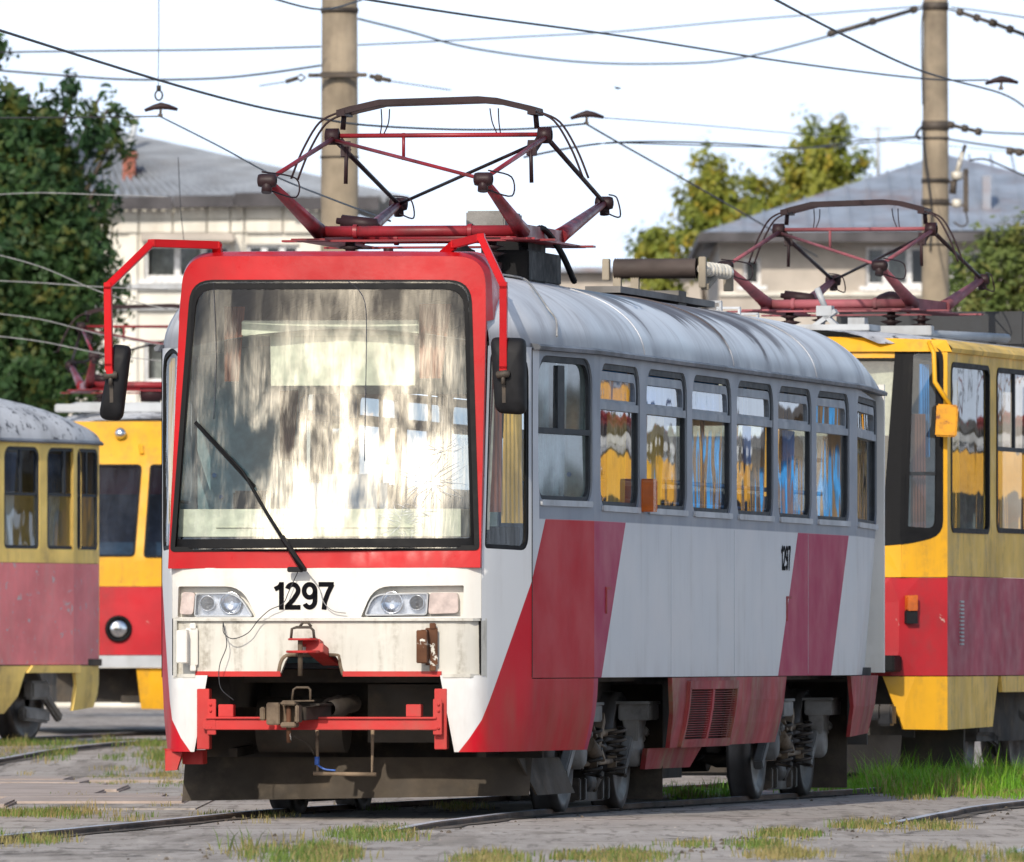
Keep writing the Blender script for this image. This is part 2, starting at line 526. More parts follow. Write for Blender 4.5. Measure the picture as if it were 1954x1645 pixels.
M['grey_paint'] = paint('pale_grey_paint', (.46, .48, .50), rough=.5, var=.1, dirt=(.2, .18, .16), dirt_amt=.5)
M['dark_mesh'] = plain('dark_grey_mesh', (.035, .037, .04), .7)
M['concrete'] = paint('pole_concrete', (.29, .235, .165), rough=.9, var=.18, dirt=(.11, .085, .065), dirt_amt=.9, dirt_scale=2.2, bump=.4, bump_scale=18)
M['porcelain'] = plain('porcelain', (.62, .58, .50), .25)

# thin panes
def windscreen():
    t = NT('windscreen_glass')
    co = t.co()
    fl = t.noise(co, scale=1, detail=7, rough=.62, dist=.3, scl=(5.2, 4, 1.0))
    big = t.noise(co, scale=1, detail=3, scl=(2.2, 2, 1.3))
    flare_mask = t.math('ADD', t.math('MULTIPLY', fl, .65), t.math('MULTIPLY', big, .45))
    nb = t.bump(t.noise(co, scale=1, detail=3, scl=(22, 10, 1.0)), .22, .02)
    fr = t.n('ShaderNodeFresnel'); geo = t.n('ShaderNodeNewGeometry'); t.l(t.math('MULTIPLY_ADD', geo.outputs['Backfacing'], 1 / 1.52 - 1.52, 1.52), fr.inputs['IOR'])
    tr = t.n('ShaderNodeBsdfTransparent'); tr.inputs[0].default_value = (.80, .88, .90, 1)
    g = t.n('ShaderNodeBsdfGlossy'); g.inputs['Roughness'].default_value = .015
    m = t.n('ShaderNodeMixShader'); t.l(fr.outputs[0], m.inputs[0]); t.l(tr.outputs[0], m.inputs[1]); t.l(g.outputs[0], m.inputs[2])
    # flame-shaped reflections put in as a warm pale film with broad gloss, strongest low down
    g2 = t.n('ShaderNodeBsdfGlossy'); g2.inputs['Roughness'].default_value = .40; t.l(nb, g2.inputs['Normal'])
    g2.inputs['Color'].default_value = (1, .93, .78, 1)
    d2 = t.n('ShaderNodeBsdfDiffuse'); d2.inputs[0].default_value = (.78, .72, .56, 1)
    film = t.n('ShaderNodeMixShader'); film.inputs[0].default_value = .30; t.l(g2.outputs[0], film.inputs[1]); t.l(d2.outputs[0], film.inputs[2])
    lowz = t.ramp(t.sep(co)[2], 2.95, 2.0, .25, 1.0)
    f = t.math('MULTIPLY', t.math('MULTIPLY', t.ramp(flare_mask, .46, .68), .46), lowz)
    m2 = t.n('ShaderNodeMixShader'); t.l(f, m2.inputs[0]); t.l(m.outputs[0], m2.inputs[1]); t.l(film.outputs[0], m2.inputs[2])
    return t.done(m2.outputs[0])
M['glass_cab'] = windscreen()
M['glass_side'] = glass('side_window_glass', tint=(.74, .80, .82), rough=.015, wav=.10, wscale=(2, 1.6, .8), dust=(.45, .44, .40), dust_amt=.05, ior=1.75)
M['glass_dim'] = glass('dusty_window_glass', tint=(.62, .68, .70), rough=.05, wav=.10, wscale=(2, 1.6, .8), dust=(.46, .45, .42), dust_amt=.15)
M['glass_blue'] = glass('blue_grey_glass', tint=(.22, .28, .38), rough=.03, wav=.08, wscale=(2, 1.6, .8), dust=(.20, .24, .32), dust_amt=.06, ior=1.16)
M['glass_corner'] = glass('corner_glass', tint=(.95, .96, .95), rough=.02, wav=.25, wscale=(9, 9, 2), dust=(.6, .55, .4), dust_amt=.03, ior=1.3)
M['glass_far'] = glass('house_window_glass', tint=(.62, .65, .66), rough=.03, wav=.05, wscale=(1, 1, 1), dust_amt=.04)
M['glass_lamp'] = glass('lamp_glass', tint=(.95, .97, 1.0), rough=.03, wav=.5, wscale=(60, 60, 2), dust=(.7, .72, .75), dust_amt=.10)

U_BEND_ = 1.9336
def livery_main():
    t = NT('tram_livery')
    s = t.sep(t.uv()); u, z = s[0], s[1]
    white = (.70, .70, .69); grey = (.27, .30, .345)
    red = t.mix(t.ramp(u, U_BEND_ - .004, U_BEND_ + .004), (.50, .010, .022), (.40, .014, .080))
    def step(x, soft=.004): return t.ramp(x, -soft, soft)
    def mul(a, b): return t.math('MULTIPLY', a, b)
    # grey above the waist on the passenger sides, paler round the cab
    waist = step(t.math('SUBTRACT', z, 1.687))
    aft = step(t.math('SUBTRACT', u, .78))
    pale = t.ramp(t.math('SUBTRACT', z, 1.55), -.25, .5)
    c = t.mix(pale, white, (.56, .575, .60))
    c = t.mix(mul(waist, aft), c, grey)
    below = t.math('SUBTRACT', 1.0, waist)
    # first red sweep
    a = step(t.math('SUBTRACT', t.math('MULTIPLY_ADD', u, 1.25, .55), z))
    b = step(t.math('SUBTRACT', t.math('MULTIPLY_ADD', z, .929, 1.446), u))
    b = t.math('MAXIMUM', b, t.math('MULTIPLY', step(t.math('SUBTRACT', .786, z)), step(t.math('SUBTRACT', 2.6, u))))
    s1 = mul(mul(a, b), below)
    # second red sweep
    a2 = step(t.math('SUBTRACT', u, t.math('MULTIPLY_ADD', z, .891, 8.005)))
    b2 = step(t.math('SUBTRACT', t.math('MULTIPLY_ADD', z, .834, 10.226), u))
    s2 = mul(mul(a2, b2), below)
    c = t.mix(s1, c, red); c = t.mix(s2, c, red)
    # grime
    uv3 = t.uv()
    st = t.noise(uv3, scale=1, detail=6, rough=.65, scl=(5, .5, 1))
    sp = t.noise(uv3, scale=2.3, detail=5)
    dirty = mul(t.ramp(st, .45, .8), t.ramp(sp, .3, .7))
    c = t.mix(mul(dirty, .75), c, (.74, .70, .66), 'MULTIPLY')
    low = mul(t.ramp(t.noise(uv3, scale=1, detail=5, scl=(3, 1.2, 1)), .35, .7), t.ramp(z, 1.0, .5))
    c = t.mix(mul(low, .40), c, (.24, .13, .08))
    r = t.ramp(sp, .2, .8, .32, .55)
    nb = t.bump(t.noise(scale=1.6, detail=2), .10, .03)
    return t.done(t.bsdf(c, r, 0, nb, .07))
M['livery'] = livery_main()

def roof_main():
    t = NT('weathered_roof')
    p = t.sep(t.co()); w, l, z = p[0], p[1], p[2]
    aw = t.math('ABSOLUTE', w)
    run = t.noise(scale=1, detail=7, rough=.62, dist=.6, scl=(.7, 1.5, .7))
    c = t.mix(t.ramp(run, .35, .7), (.68, .69, .71), (.44, .45, .47))
    # dark soot washed down from the crown
    edge = t.math('SUBTRACT', 1.06, aw)
    edge = t.math('ADD', edge, t.math('MULTIPLY', t.math('SUBTRACT', run, .5), 1.3))
    soot = t.math('MULTIPLY', t.ramp(edge, -.02, .10), t.ramp(l, 3.2, 4.6))
    soot = t.math('MULTIPLY', soot, t.ramp(l, 11.5, 9.0))
    soot = t.math('MULTIPLY', soot, t.ramp(t.noise(scale=.8, detail=4), .2, .45))
    c = t.mix(soot, c, (.085, .062, .058))
    runs = t.noise(scale=1, detail=5, rough=.7, dist=.4, scl=(.9, 4.3, .9))
    c = t.mix(t.math('MULTIPLY', t.ramp(runs, .54, .72), .6), c, (.22, .19, .18))
    low = t.math('ADD', z, t.math('MULTIPLY', t.math('SUBTRACT', run, .5), .10))
    c = t.mix(t.ramp(low, 2.80, 2.70, 0, .8), c, (.20, .20, .22))
    cap = t.math('MULTIPLY', t.ramp(t.math('SUBTRACT', 1.72, l), -.01, .01), t.ramp(t.math('SUBTRACT', .80, t.math('ADD', aw, t.math('MULTIPLY', l, .10))), -.01, .01))
    c = t.mix(cap, c, (.34, .04, .05))
    nb = t.bump(t.noise(scale=1.0, detail=5, scl=(1.2, 2.2, 1.2)), .35, .03)
    return t.done(t.bsdf(c, t.ramp(run, .2, .8, .32, .6), 0, nb, .45))
M['roof'] = roof_main()
# ------------------------------------------------------------------ the tram in front
TH = R(10.1)
MF = Frame(-1.056, 75.3, TH)
OUT = [(0, -.03), (.4, -.025), (.66, -.01), (.78, .012), (.85, .04), (.885, .08), (.915, .16), (.945, .26), (1.0, .45), (1.065, .68),
       (1.2, 1.98), (1.2, 12.0), (.99, 14.45), (.95, 14.58), (.82, 14.66), (0, 14.7)]
OS = [0.0]
for _a, _b in zip(OUT, OUT[1:]): OS.append(OS[-1] + math.dist(_a, _b))
U0 = OS[5]
U_SEAM, U_BEND, U_REAR, U_END = OS[9] - U0, OS[10] - U0, OS[11] - U0, OS[12] - U0
LEAN = .165

def out_pos(u):
    s = u + U0
    s = min(max(s, 0.0), OS[-1] - 1e-6)
    for i in range(len(OS) - 1):
        if s <= OS[i + 1]:
            t = (s - OS[i]) / (OS[i + 1] - OS[i])
            a, b = OUT[i], OUT[i + 1]
            d = Vector((b[0] - a[0], b[1] - a[1])).normalized()
            return a[0] + (b[0] - a[0]) * t, a[1] + (b[1] - a[1]) * t, Vector((d.y, -d.x))
def hw_at(l):
    """half width of the body at l"""
    for i in range(len(OUT) - 1):
        if OUT[i][1] <= l <= OUT[i + 1][1] and OUT[i + 1][1] > OUT[i][1]:
            t = (l - OUT[i][1]) / (OUT[i + 1][1] - OUT[i][1])
            return OUT[i][0] + (OUT[i + 1][0] - OUT[i][0]) * t
    return .7
def bow(w):
    a = abs(w)
    for i in range(len(OUT) - 1):
        if OUT[i][0] <= a <= OUT[i + 1][0]:
            t = (a - OUT[i][0]) / (OUT[i + 1][0] - OUT[i][0])
            return OUT[i][1] + (OUT[i + 1][1] - OUT[i][1]) * t
    return 0.0
def body_fn(side):
    def fn(u, z, d):
        w, l, n = out_pos(u)
        w -= n.x * d; l -= n.y * d
        if z > 1.4 and u < U_SEAM:
            k = 1.0 if u <= 0 else 1 - (u / U_SEAM) ** 2 * (3 - 2 * u / U_SEAM)
            l += LEAN * (z - 1.4) * k
        if z < .787:                                   # skirts tuck in towards the ground
            k = ((.787 - z) / .42) ** 2 * .06
            if u > .2: w -= k * min(1, (u - .2) / .8)
        return Vector((side * w, l, z))
    return fn
def front_fn(w, z, d):
    return Vector((w, bow(w) * (1 if z < 1.6 else max(0, 1 - (z - 1.6) * .3)) + max(0, z - 1.4) * LEAN + d, z))
def fpx(px, py):
    """pixel on the leaning front -> (w, z)"""
    z = 2.0
    for _ in range(6):
        l = max(0, z - 1.4) * LEAN
        w = MF.at_l(px, l); z = MF.zz(py, w, l)
    return w, z

tram = empty('tram', (MF.x, MF.y, 0), -TH)
tag(tram, 'white tram with red sweeps numbered 1297 and a cracked windscreen', 'tram')

def P(mb, name, mat, parent=tram, **kw):
    return mb.build(name, mat, parent, **kw)

# ---- side walls with window openings
WIN = [(.759, 1.895, 1.785, 2.615), (2.147, 3.51, 1.768, 2.60), (3.751, 5.21, 1.768, 2.60), (5.403, 6.883, 1.768, 2.60), (7.085, 8.523, 1.768, 2.60),
       (8.711, 10.075, 1.768, 2.60), (10.271, 11.664, 1.768, 2.60), (12.06, 14.05, 1.768, 2.60)]
Z_BOT, Z_GUT = .787, 2.655
for side in (1, -1):
    fn = body_fn(side)
    mb = MB()
    for a, b, ws in ((U_SEAM + .004, U_BEND, WIN[:1]), (U_BEND, U_REAR, WIN[1:7]), (U_REAR, U_END + .25, WIN[7:])):
        holes = [rrect(w[0], w[2], w[1], w[3], (.13, .13, .16, .16)) for w in ws]
        mb.plate([(a, Z_BOT), (b, Z_BOT), (b, Z_GUT), (a, Z_GUT)], holes, fn, .045, mi=0, rim_mi=1)
    P(mb, 'side_wall', [M['livery'], M['bar_grey']])
    for i, w in enumerate(WIN):
        loop = rrect(w[0], w[2], w[1], w[3], (.13, .13, .16, .16))
        inner = inset(loop, .036)
        fr = MB()
        fr.plate(loop, [inner], lambda u, v, d: fn(u, v, d + .012), .02, mi=0)
        wf = P(fr, 'window', M['rubber'])
        sill = MB(); sill.plate(rrect(w[0] + .04, w[2] - .022, w[1] - .03, w[2] + .012, .012, 2), [], lambda u, v, d: fn(u, v, d - .014), .03)
        P(sill, 'window_sill', M['grey_paint'], wf)
        tz = 2.355 if i else 2.19
        j = lambda: random.uniform(-.004, .004)
        def pane(u0, u1, z0, z1, dd=.03, tip=0.0):
            m = MB()
            ds = [dd + j(), dd + j(), dd + j()]; ds.append(ds[0] + ds[2] - ds[1]); ds[2] += tip; ds[3] += tip
            m.add([fn(u0, z0, ds[0]), fn(u1, z0, ds[1]), fn(u1, z1, ds[2]), fn(u0, z1, ds[3])], [(0, 1, 2, 3)], uvs=[(u0, z0), (u1, z0), (u1, z1), (u0, z1)])
            P(m, 'pane', M['glass_dim'] if i == 0 else M['glass_side'], wf)
        pane(w[0] + .03, w[1] - .03, w[2] + .03, tz)
        if i == 0:
            pane(w[0] + .03, w[0] + .50, tz, w[3] - .03); pane(w[0] + .48, w[1] - .03, tz, w[3] - .03, .04)
            m = MB(); m.plate(rrect(w[0] + .46, tz, w[0] + .60, w[3] - .05, .01, 2), [], lambda u, v, d: fn(u, v, d + .015), .03)
            P(m, 'window_post', M['rubber'], wf)
        else:
            tip = .0
            pane(w[0] + .05, w[1] - .05, tz + .01, w[3] - .075, .03, tip)
            lp = rrect(w[0] + .05, tz + .02, w[1] - .05, w[3] - .075, (.02, .02, .09, .09), 3)
            m = MB(); m.plate(rrect(w[0] + .04, tz + .01, w[1] - .04, w[3] - .045, .05, 3), [inset(lp, .02)], lambda u, v, d: fn(u, v, d + .016 + tip * max(0, (v - tz) / .19)), .025)
            P(m, 'sash_frame', M['bar_grey'], wf)
        m = MB(); m.plate(rrect(w[0] + .02, tz - (.022 if i else .016), w[1] - .02, tz + (.022 if i else .016), .006, 2), [], lambda u, v, d: fn(u, v, d + .004), .03)
        P(m, 'transom', M['bar_grey'] if i else M['rubber'], wf)
    # gutter over the windows
    g = MB()
    us = [U_SEAM + .01 + (U_END - U_SEAM - .01) * k / 60 for k in range(61)]
    us = sorted(us + [U_BEND, U_REAR])
    prof = [(-.045, 2.642), (-.05, 2.662), (-.035, 2.674), (.01, 2.678), (.01, 2.64)]
    vs = [fn(u, z, d) for u in us for d, z in prof]; n = len(prof)
    fs = [(i * n + k, i * n + (k + 1) % n, (i + 1) * n + (k + 1) % n, (i + 1) * n + k) for i in range(len(us) - 1) for k in range(n)]
    g.add(vs, fs if side > 0 else [tuple(reversed(f)) for f in fs], 0, False)
    g.add([fn(us[0], z, d) for d, z in prof], [tuple(range(n))])
    P(g, 'gutter', M['gutter'])
    # front corner shell with the tall curved glass
    ui, ub = -(U0 - .665) , -(U0 - .745)
    g0 = rpoly([(.028, 1.515), (.585, 1.505), (.585, 2.60), (.26, 2.66), (.028, 2.62)], [.03, .10, .12, .15, .05], 5)
    c = MB()
    c.plate([(ui, .802), (ub, .372), (U_BEND + .10, .372), (U_BEND + .13, .782), (U_SEAM, .782), (U_SEAM, 2.655), (.0, 2.655), (.0, .802)], [g0], fn, .03, step=.085, mi=0, rim_mi=1, smooth=True)
    P(c, 'cab_corner', [M['livery'], M['black']])
    q = MB(); q.plate(g0, [inset(g0, .025)], lambda u, v, d: fn(u, v, d + .004), .012, step=.085, smooth=True)
    cg = P(q, 'corner_window', M['black'])
    q = MB(); q.plate(inset(g0, .012), [], lambda u, v, d: fn(u, v, d + .012), 0, step=.085, smooth=True)
    P(q, 'pane', M['glass_corner'], cg)
    # seam between cab shell and side wall
    sm = MB(); sm.bar(fn(U_SEAM + .002, .79, -.001), fn(U_SEAM + .002, 2.65, -.001), .006, .006)
    P(sm, 'panel_seam', M['black'])
    for us_ in (4.62, 6.98, 9.92):
        sm = MB(); sm.plate([(us_, .80), (us_ + .007, .80), (us_ + .007, 1.68), (us_, 1.68)], [], lambda u, v, d: fn(u, v, d - .0015), .002); P(sm, 'panel_seam', M['grey_paint'])
    # skirts
    sk = MB(); sk.plate([(4.94, .362), (8.95, .372), (9.05, .782), (4.66, .782)], [rrect(5.32, .395, 6.95, .735, .02, 2)], fn, .025, step=.2, smooth=False)
    P(sk, 'skirt_panel', M['red_dirty'])
    sk = MB(); sk.plate([(12.15, .385), (13.9, .40), (14.2, .782), (11.72, .782)], [], fn, .025, step=.2)
    P(sk, 'skirt_panel', M['red_dirty'])
    lv = MB(); lf = rrect(5.22, .362, 7.05, .762, .02, 2)
    lv.plate(lf, [inset(lf, .05)], lambda u, v, d: fn(u, v, d - .022), .05, step=.1)
    lv.plate(rrect(6.10, .40, 6.17, .73, .005, 1), [], lambda u, v, d: fn(u, v, d - .018), .03, step=.1)
    louv = P(lv, 'louvre', M['red_dirty'])
    sl = MB()
    for (a, b) in ((5.28, 6.09), (6.18, 6.99)):
        for k in range(22):
            zc = .42 + k * .0142
            p = [fn(a, zc, .012), fn(b, zc, .012), fn(b, zc + .006, -.012), fn(a, zc + .006, -.012)]
            sl.add(p + [v + Vector((0, 0, .003)) for v in p], [(3, 2, 1, 0), (4, 5, 6, 7), (0, 1, 5, 4), (2, 3, 7, 6)])
    tag(P(sl, 'slats', M['red_dirty'], louv), kind='stuff')
    q = MB(); q.plate(rrect(5.3, .385, 6.97, .745, .01, 1), [], lambda u, v, d: fn(u, v, d + .05), 0)
    P(q, 'louvre_backing', M['under'], louv)
    # handles let into the red sweeps
    for uh, zh in ((2.44, 1.235), (9.16, 1.21)):
        h = MB(); h.plate(rrect(uh - .13, zh - .08, uh - .105, zh + .07, .005, 1), [], lambda u, v, d: fn(u, v, d - .008), .012)
        h.plate(rrect(uh - .13, zh + .06, uh + .05, zh + .075, .003, 1), [], lambda u, v, d: fn(u, v, d - .006), .01)
        P(h, 'grab_handle', M['red_dirty'])
    # a lower dropped box under the louvre
    bx = MB(); bx.plate([(4.9, .235), (6.55, .235), (6.75, .36), (4.75, .36)], [], lambda u, v, d: fn(u, v, d + .10), .03)
    P(bx, 'battery_box', M['red_dirty'])

# ---- roof
def roof_fn(a, b):
    l0 = .30
    l = l0 + (14.62 - l0) * a
    hw = hw_at(min(l, 14.6)) + .004
    if l < .7: hw = hw_at(max(l - .215 * (1 - (l - .3) / .4), .05)) + .003
    k = 1.0
    if l > 12.6:
        t = (l - 12.6) / 2.06; k = math.sqrt(max(0.0, 1 - t * t))
    th = math.pi * b
    cs, sn = math.cos(th), math.sin(th)
    n = 2.35
    w = hw * math.copysign(abs(cs) ** (2 / 2.8), cs)
    z = 2.652 + (.47 * k + .012) * abs(sn) ** (2 / 2.1)
    return Vector((w, l, z))
rf = MB()
rf.grid(lambda a, b: roof_fn(1 - (1 - a) ** 1.25, 1 - b), 110, 40)
roof = P(rf, 'roof', M['roof'])
rb = MB()
for l in (3.7, 7.0, 10.3):
    a = 1 - (1 - (l - .30) / 14.32)
    pts = [roof_fn(a, k / 40) + Vector((0, 0, .002)) for k in range(41)]
    rb = MB(); rb.tube(pts, .0045, 4, cap=False); P(rb, 'roof_seam', M['roof'], roof)

# ---- front: red mask with the windscreen
mask_px = [(319, 1085), (915, 1083), (919, 960), (926, 600), (925, 545), (915, 510), (890, 490), (375, 490), (356, 510), (348, 545), (341, 600), (325, 960)]
mo = rpoly([fpx(*p) for p in [(319, 1085), (915, 1083), (926, 600), (925, 489), (350, 489), (341, 600)]], [0, 0, .04, .19, .19, .04], 9)
zt = max(p[1] for p in mo)
hole_px = [(323, 1053), (914, 1050), (899, 534), (363, 534)]
wo = rpoly([fpx(*p) for p in hole_px], [.03, .03, .13, .13], 6)
mk = MB()
def mask_fn(w, z, d): return Vector((w, (z - 1.4) * LEAN - .03 + .075 * abs(w) ** 3 + d, z))
mk.plate(mo, [wo], mask_fn, .05, step=.10, smooth=True)
mask = P(mk, 'front_mask', M['red'], bevel=0)
# rounded lip that carries the mask over onto the roof
lip_px = [(342, 590), (347, 548), (356, 512), (376, 491), (420, 489), (640, 488), (850, 489), (889, 491), (914, 511), (924, 546), (925, 590)]
lip = [Vector((x, z, 0)) for x, z in mo if z > 2.70]
lip = [p for i, p in enumerate(lip)]
lip = sum(([a.lerp(b, k / 4) for k in range(4)] if (a - b).length > .2 else [a] for a, b in zip(lip, lip[1:])), []) + [lip[-1]]
lp = MB()
def lip_fn(a, b):
    i = int(round(a * (len(lip) - 1)))
    w, z = lip[i][0], lip[i][1]
    ang = b * math.pi / 2
    f = mask_fn(w, z, 0) + Vector((0, -.0015, 0))
    cx = -math.copysign(1, w) * .0
    nrm = Vector((w * .35, 0, max(0.05, z - 2.62))).normalized()
    return f + Vector((0, .10 * math.sin(ang) + (.35 * max(0, b - .99) / .01 if False else 0), 0)) + nrm * (.028 * math.sin(ang))
lp.grid(lip_fn, len(lip) - 1, 6)
def lip2(a, b):
    p = lip_fn(a, 1)
    return p + Vector((0, .28 * b, .012 * b))
lp.grid(lip2, len(lip) - 1, 2)
P(lp, 'mask_lip', M['red'])

gask = MB(); gask.plate(wo, [inset(wo, .028)], lambda w, z, d: mask_fn(w, z, d) + Vector((0, -.006, 0)), .03, step=.12, smooth=True)
ws = P(gask, 'windscreen', M['black'])
# black printed border, wide at the foot
bl = [fpx(*p) for p in [(333, 1045), (908, 1043), (893, 545), (371, 545)]]
bord_o = inset(wo, .02)
bord_i = rpoly([fpx(*p) for p in [(336, 1029), (897, 1027), (886, 552), (376, 552)]], [.02, .02, .11, .11], 6)
wg = MB(); wg.plate(inset(wo, .012), [], lambda w, z, d: front_fn(w, z, d) + Vector((0, .004 - .05 * (1 - (w / .9) ** 2), 0)), 0, step=.09, smooth=True)
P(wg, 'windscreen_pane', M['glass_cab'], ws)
bb = MB(); bb.plate(bord_o, [bord_i], lambda w, z, d: front_fn(w, z, d) + Vector((0, -.002 - .05 * (1 - (w / .9) ** 2), 0)), 0, step=.09, smooth=True)
P(bb, 'windscreen_border', M['black'], ws)
# crack running down from the top edge, and the starred break low on the right
ck = MB()
def gpt(px, py, d=-.004):
    w, z = fpx(px, py); return front_fn(w, z, 0) + Vector((0, .004 - .05 * (1 - (w / .9) ** 2) + d, 0))
ck.tube(spline([gpt(668, 537), gpt(690, 556), (gpt(702, 590)), gpt(703, 680), gpt(701, 800), gpt(700, 880)], 5), .0025, 4)
P(ck, 'crack', M['navy'], ws)
ck = MB()
ck.tube(spline([gpt(409, 540), gpt(414, 640), gpt(414, 720), gpt(410, 800)], 4), .0022, 4)
P(ck, 'crack', M['navy'], ws)
st = MB()
for (cx, cy, nr, rad) in ((828, 918, 46, 60), (850, 860, 26, 42), (770, 1000, 30, 60), (800, 975, 20, 40)):
    for k in range(nr):
        a = random.uniform(0, 6.28); r0 = random.uniform(0, rad * .5); r1 = r0 + random.uniform(.1, .8) * rad
        b = a + random.uniform(-.5, .5)
        x0, y0, x1, y1 = cx + math.cos(a) * r0, cy + math.sin(a) * r0 * .9, cx + math.cos(b) * r1, cy + math.sin(b) * r1 * .9
        if max(x0, x1) > 900 or max(y0, y1) > 1040: continue
        st.tube([gpt(x0, y0), gpt((x0 + x1) / 2 + random.uniform(-3, 3), (y0 + y1) / 2), gpt(x1, y1)], [.0008, .0016, .0006], 3)
P(st, 'star_crack', M['crack_white'], ws)

# wiper
wp = MB()
wp.tube([gpt(585, 1088, -.04), gpt(520, 985, -.05), gpt(470, 900, -.05), gpt(384, 812, -.03)], [.012, .010, .008, .006], 6)
wiper = P(wp, 'wiper', M['black'])
b_ = MB(); b_.bar(gpt(492, 930, -.035), gpt(375, 806, -.03), .012, .02); P(b_, 'wiper_blade', M['black'], wiper)
b_ = MB(); b_.bar(gpt(590, 1090, -.03), gpt(545, 1022, -.045), .035, .02); b_.box(gpt(570, 1087, -.02), (.09, .04, .03)); P(b_, 'wiper_hub', M['mirror_black'], wiper, bevel=.005)

# ---- white panel with headlights and number
def frw(px, py, l=0.0): return MF.w_front(px, py, l)
def hl_poly(side):
    a = [(338, 1120), (455, 1120), (478, 1135), (492, 1178), (338, 1180)]
    if side > 0: a = [(690, 1178), (700, 1142), (722, 1122), (884, 1118), (884, 1178)]
    return [frw(*p) for p in a]
lamp_l = rpoly([frw(*p) for p in [(336, 1178), (338, 1119), (462, 1119), (491, 1178)]], [.01, .01, .12, .01], 5)
lamp_r = rpoly([frw(*p) for p in [(690, 1178), (715, 1119), (884, 1117), (882, 1176)]], [.01, .14, .01, .01], 5)
zb, ztop = 1.122, 1.405
fp = MB()
fp.plate([(-.884, zb), (.884, zb), (.884, ztop), (-.884, ztop)], [lamp_l, lamp_r], front_fn, .03, step=.07, smooth=True, rim_mi=0)
P(fp, 'front_panel', M['white'])
for side, lp_ in ((-1, lamp_l), (1, lamp_r)):
    q = MB(); q.plate(lp_, [], lambda w, z, d: front_fn(w, z, d) + Vector((0, .06, 0)), 0, step=.07)
    # tapering recess walls
    ctr = Vector((sum(p[0] for p in lp_) / len(lp_), sum(p[1] for p in lp_) / len(lp_)))
    n = len(lp_)
    for i in range(n):
        a, b = lp_[i], lp_[(i + 1) % n]
        q.add([front_fn(a[0], a[1], .028), front_fn(b[0], b[1], .028), front_fn(b[0], b[1], .06), front_fn(a[0], a[1], .06)], [(3, 2, 1, 0)])
    hd = P(q, 'headlight', M['white'])
    inner = ((366, 1128), (478, 1176)) if side < 0 else ((697, 1130), (812, 1176))
    turn = ((340, 1128), (368, 1173)) if side < 0 else ((816, 1130), (872, 1172))
    if side < 0:
        body = rpoly([frw(*p) for p in [(369, 1177), (372, 1132), (455, 1130), (484, 1177)]], [.02, .02, .10, .02], 5)
        tl = rpoly([frw(*p) for p in [(339, 1172), (345, 1129), (371, 1131), (367, 1173)]], .02, 4)
        bowls = [((395, 1151), 13, 'lens_dark'), ((440, 1151), 19, 'chrome')]
    else:
        body = rpoly([frw(*p) for p in [(696, 1175), (712, 1133), (818, 1131), (815, 1174)]], [.02, .12, .02, .02], 5)
        tl = rpoly([frw(*p) for p in [(817, 1172), (820, 1131), (872, 1131), (873, 1170)]], .02, 4)
        bowls = [((795, 1150), 13, 'lens_dark'), ((748, 1150), 19, 'chrome')]
    q = MB(); q.plate(body, [], lambda w, z, d: front_fn(w, z, d) + Vector((0, .05, 0)), .008, step=.07); P(q, 'lamp_reflector', M['lamp_body'], hd)
    for (c, r, m) in bowls:
        w, z = frw(*c); r = r / 340
        q = MB(); q.lathe((w, bow(w) + .049, z), (0, -1, 0), [(0, r * .2), (.004, r * .55), (.012, r * .85), (.03, r), (.034, r * 1.12), (.030, r * 1.15), (0, r * 1.15)], 20)
        P(q, 'lamp_bowl', M['chrome'], hd)
        q = MB(); q.lathe((w, bow(w) + .049, z), (0, -1, 0), [(.012, r * .75), (.024, r * .68), (.034, r * .45), (.038, .001)], 18)
        P(q, 'bulb_lens', M['lens_dark'] if m == 'lens_dark' else M['glass_lamp'], hd)
    q = MB(); q.plate(tl, [], lambda w, z, d: front_fn(w, z, d) + Vector((0, .012, 0)), .045, step=.05, smooth=False); P(q, 'turn_lens', M['turn'], hd, bevel=.006)
    q = MB(); q.plate(body, [], lambda w, z, d: front_fn(w, z, d) + Vector((0, .008, 0)), 0, step=.07); P(q, 'lamp_cover', M['glass_lamp'], hd)
    q = MB(); q.plate(body, [inset(body, .008)], lambda w, z, d: front_fn(w, z, d) + Vector((0, .006, 0)), .05, step=.07); P(q, 'lamp_rim', M['grey_paint'], hd)

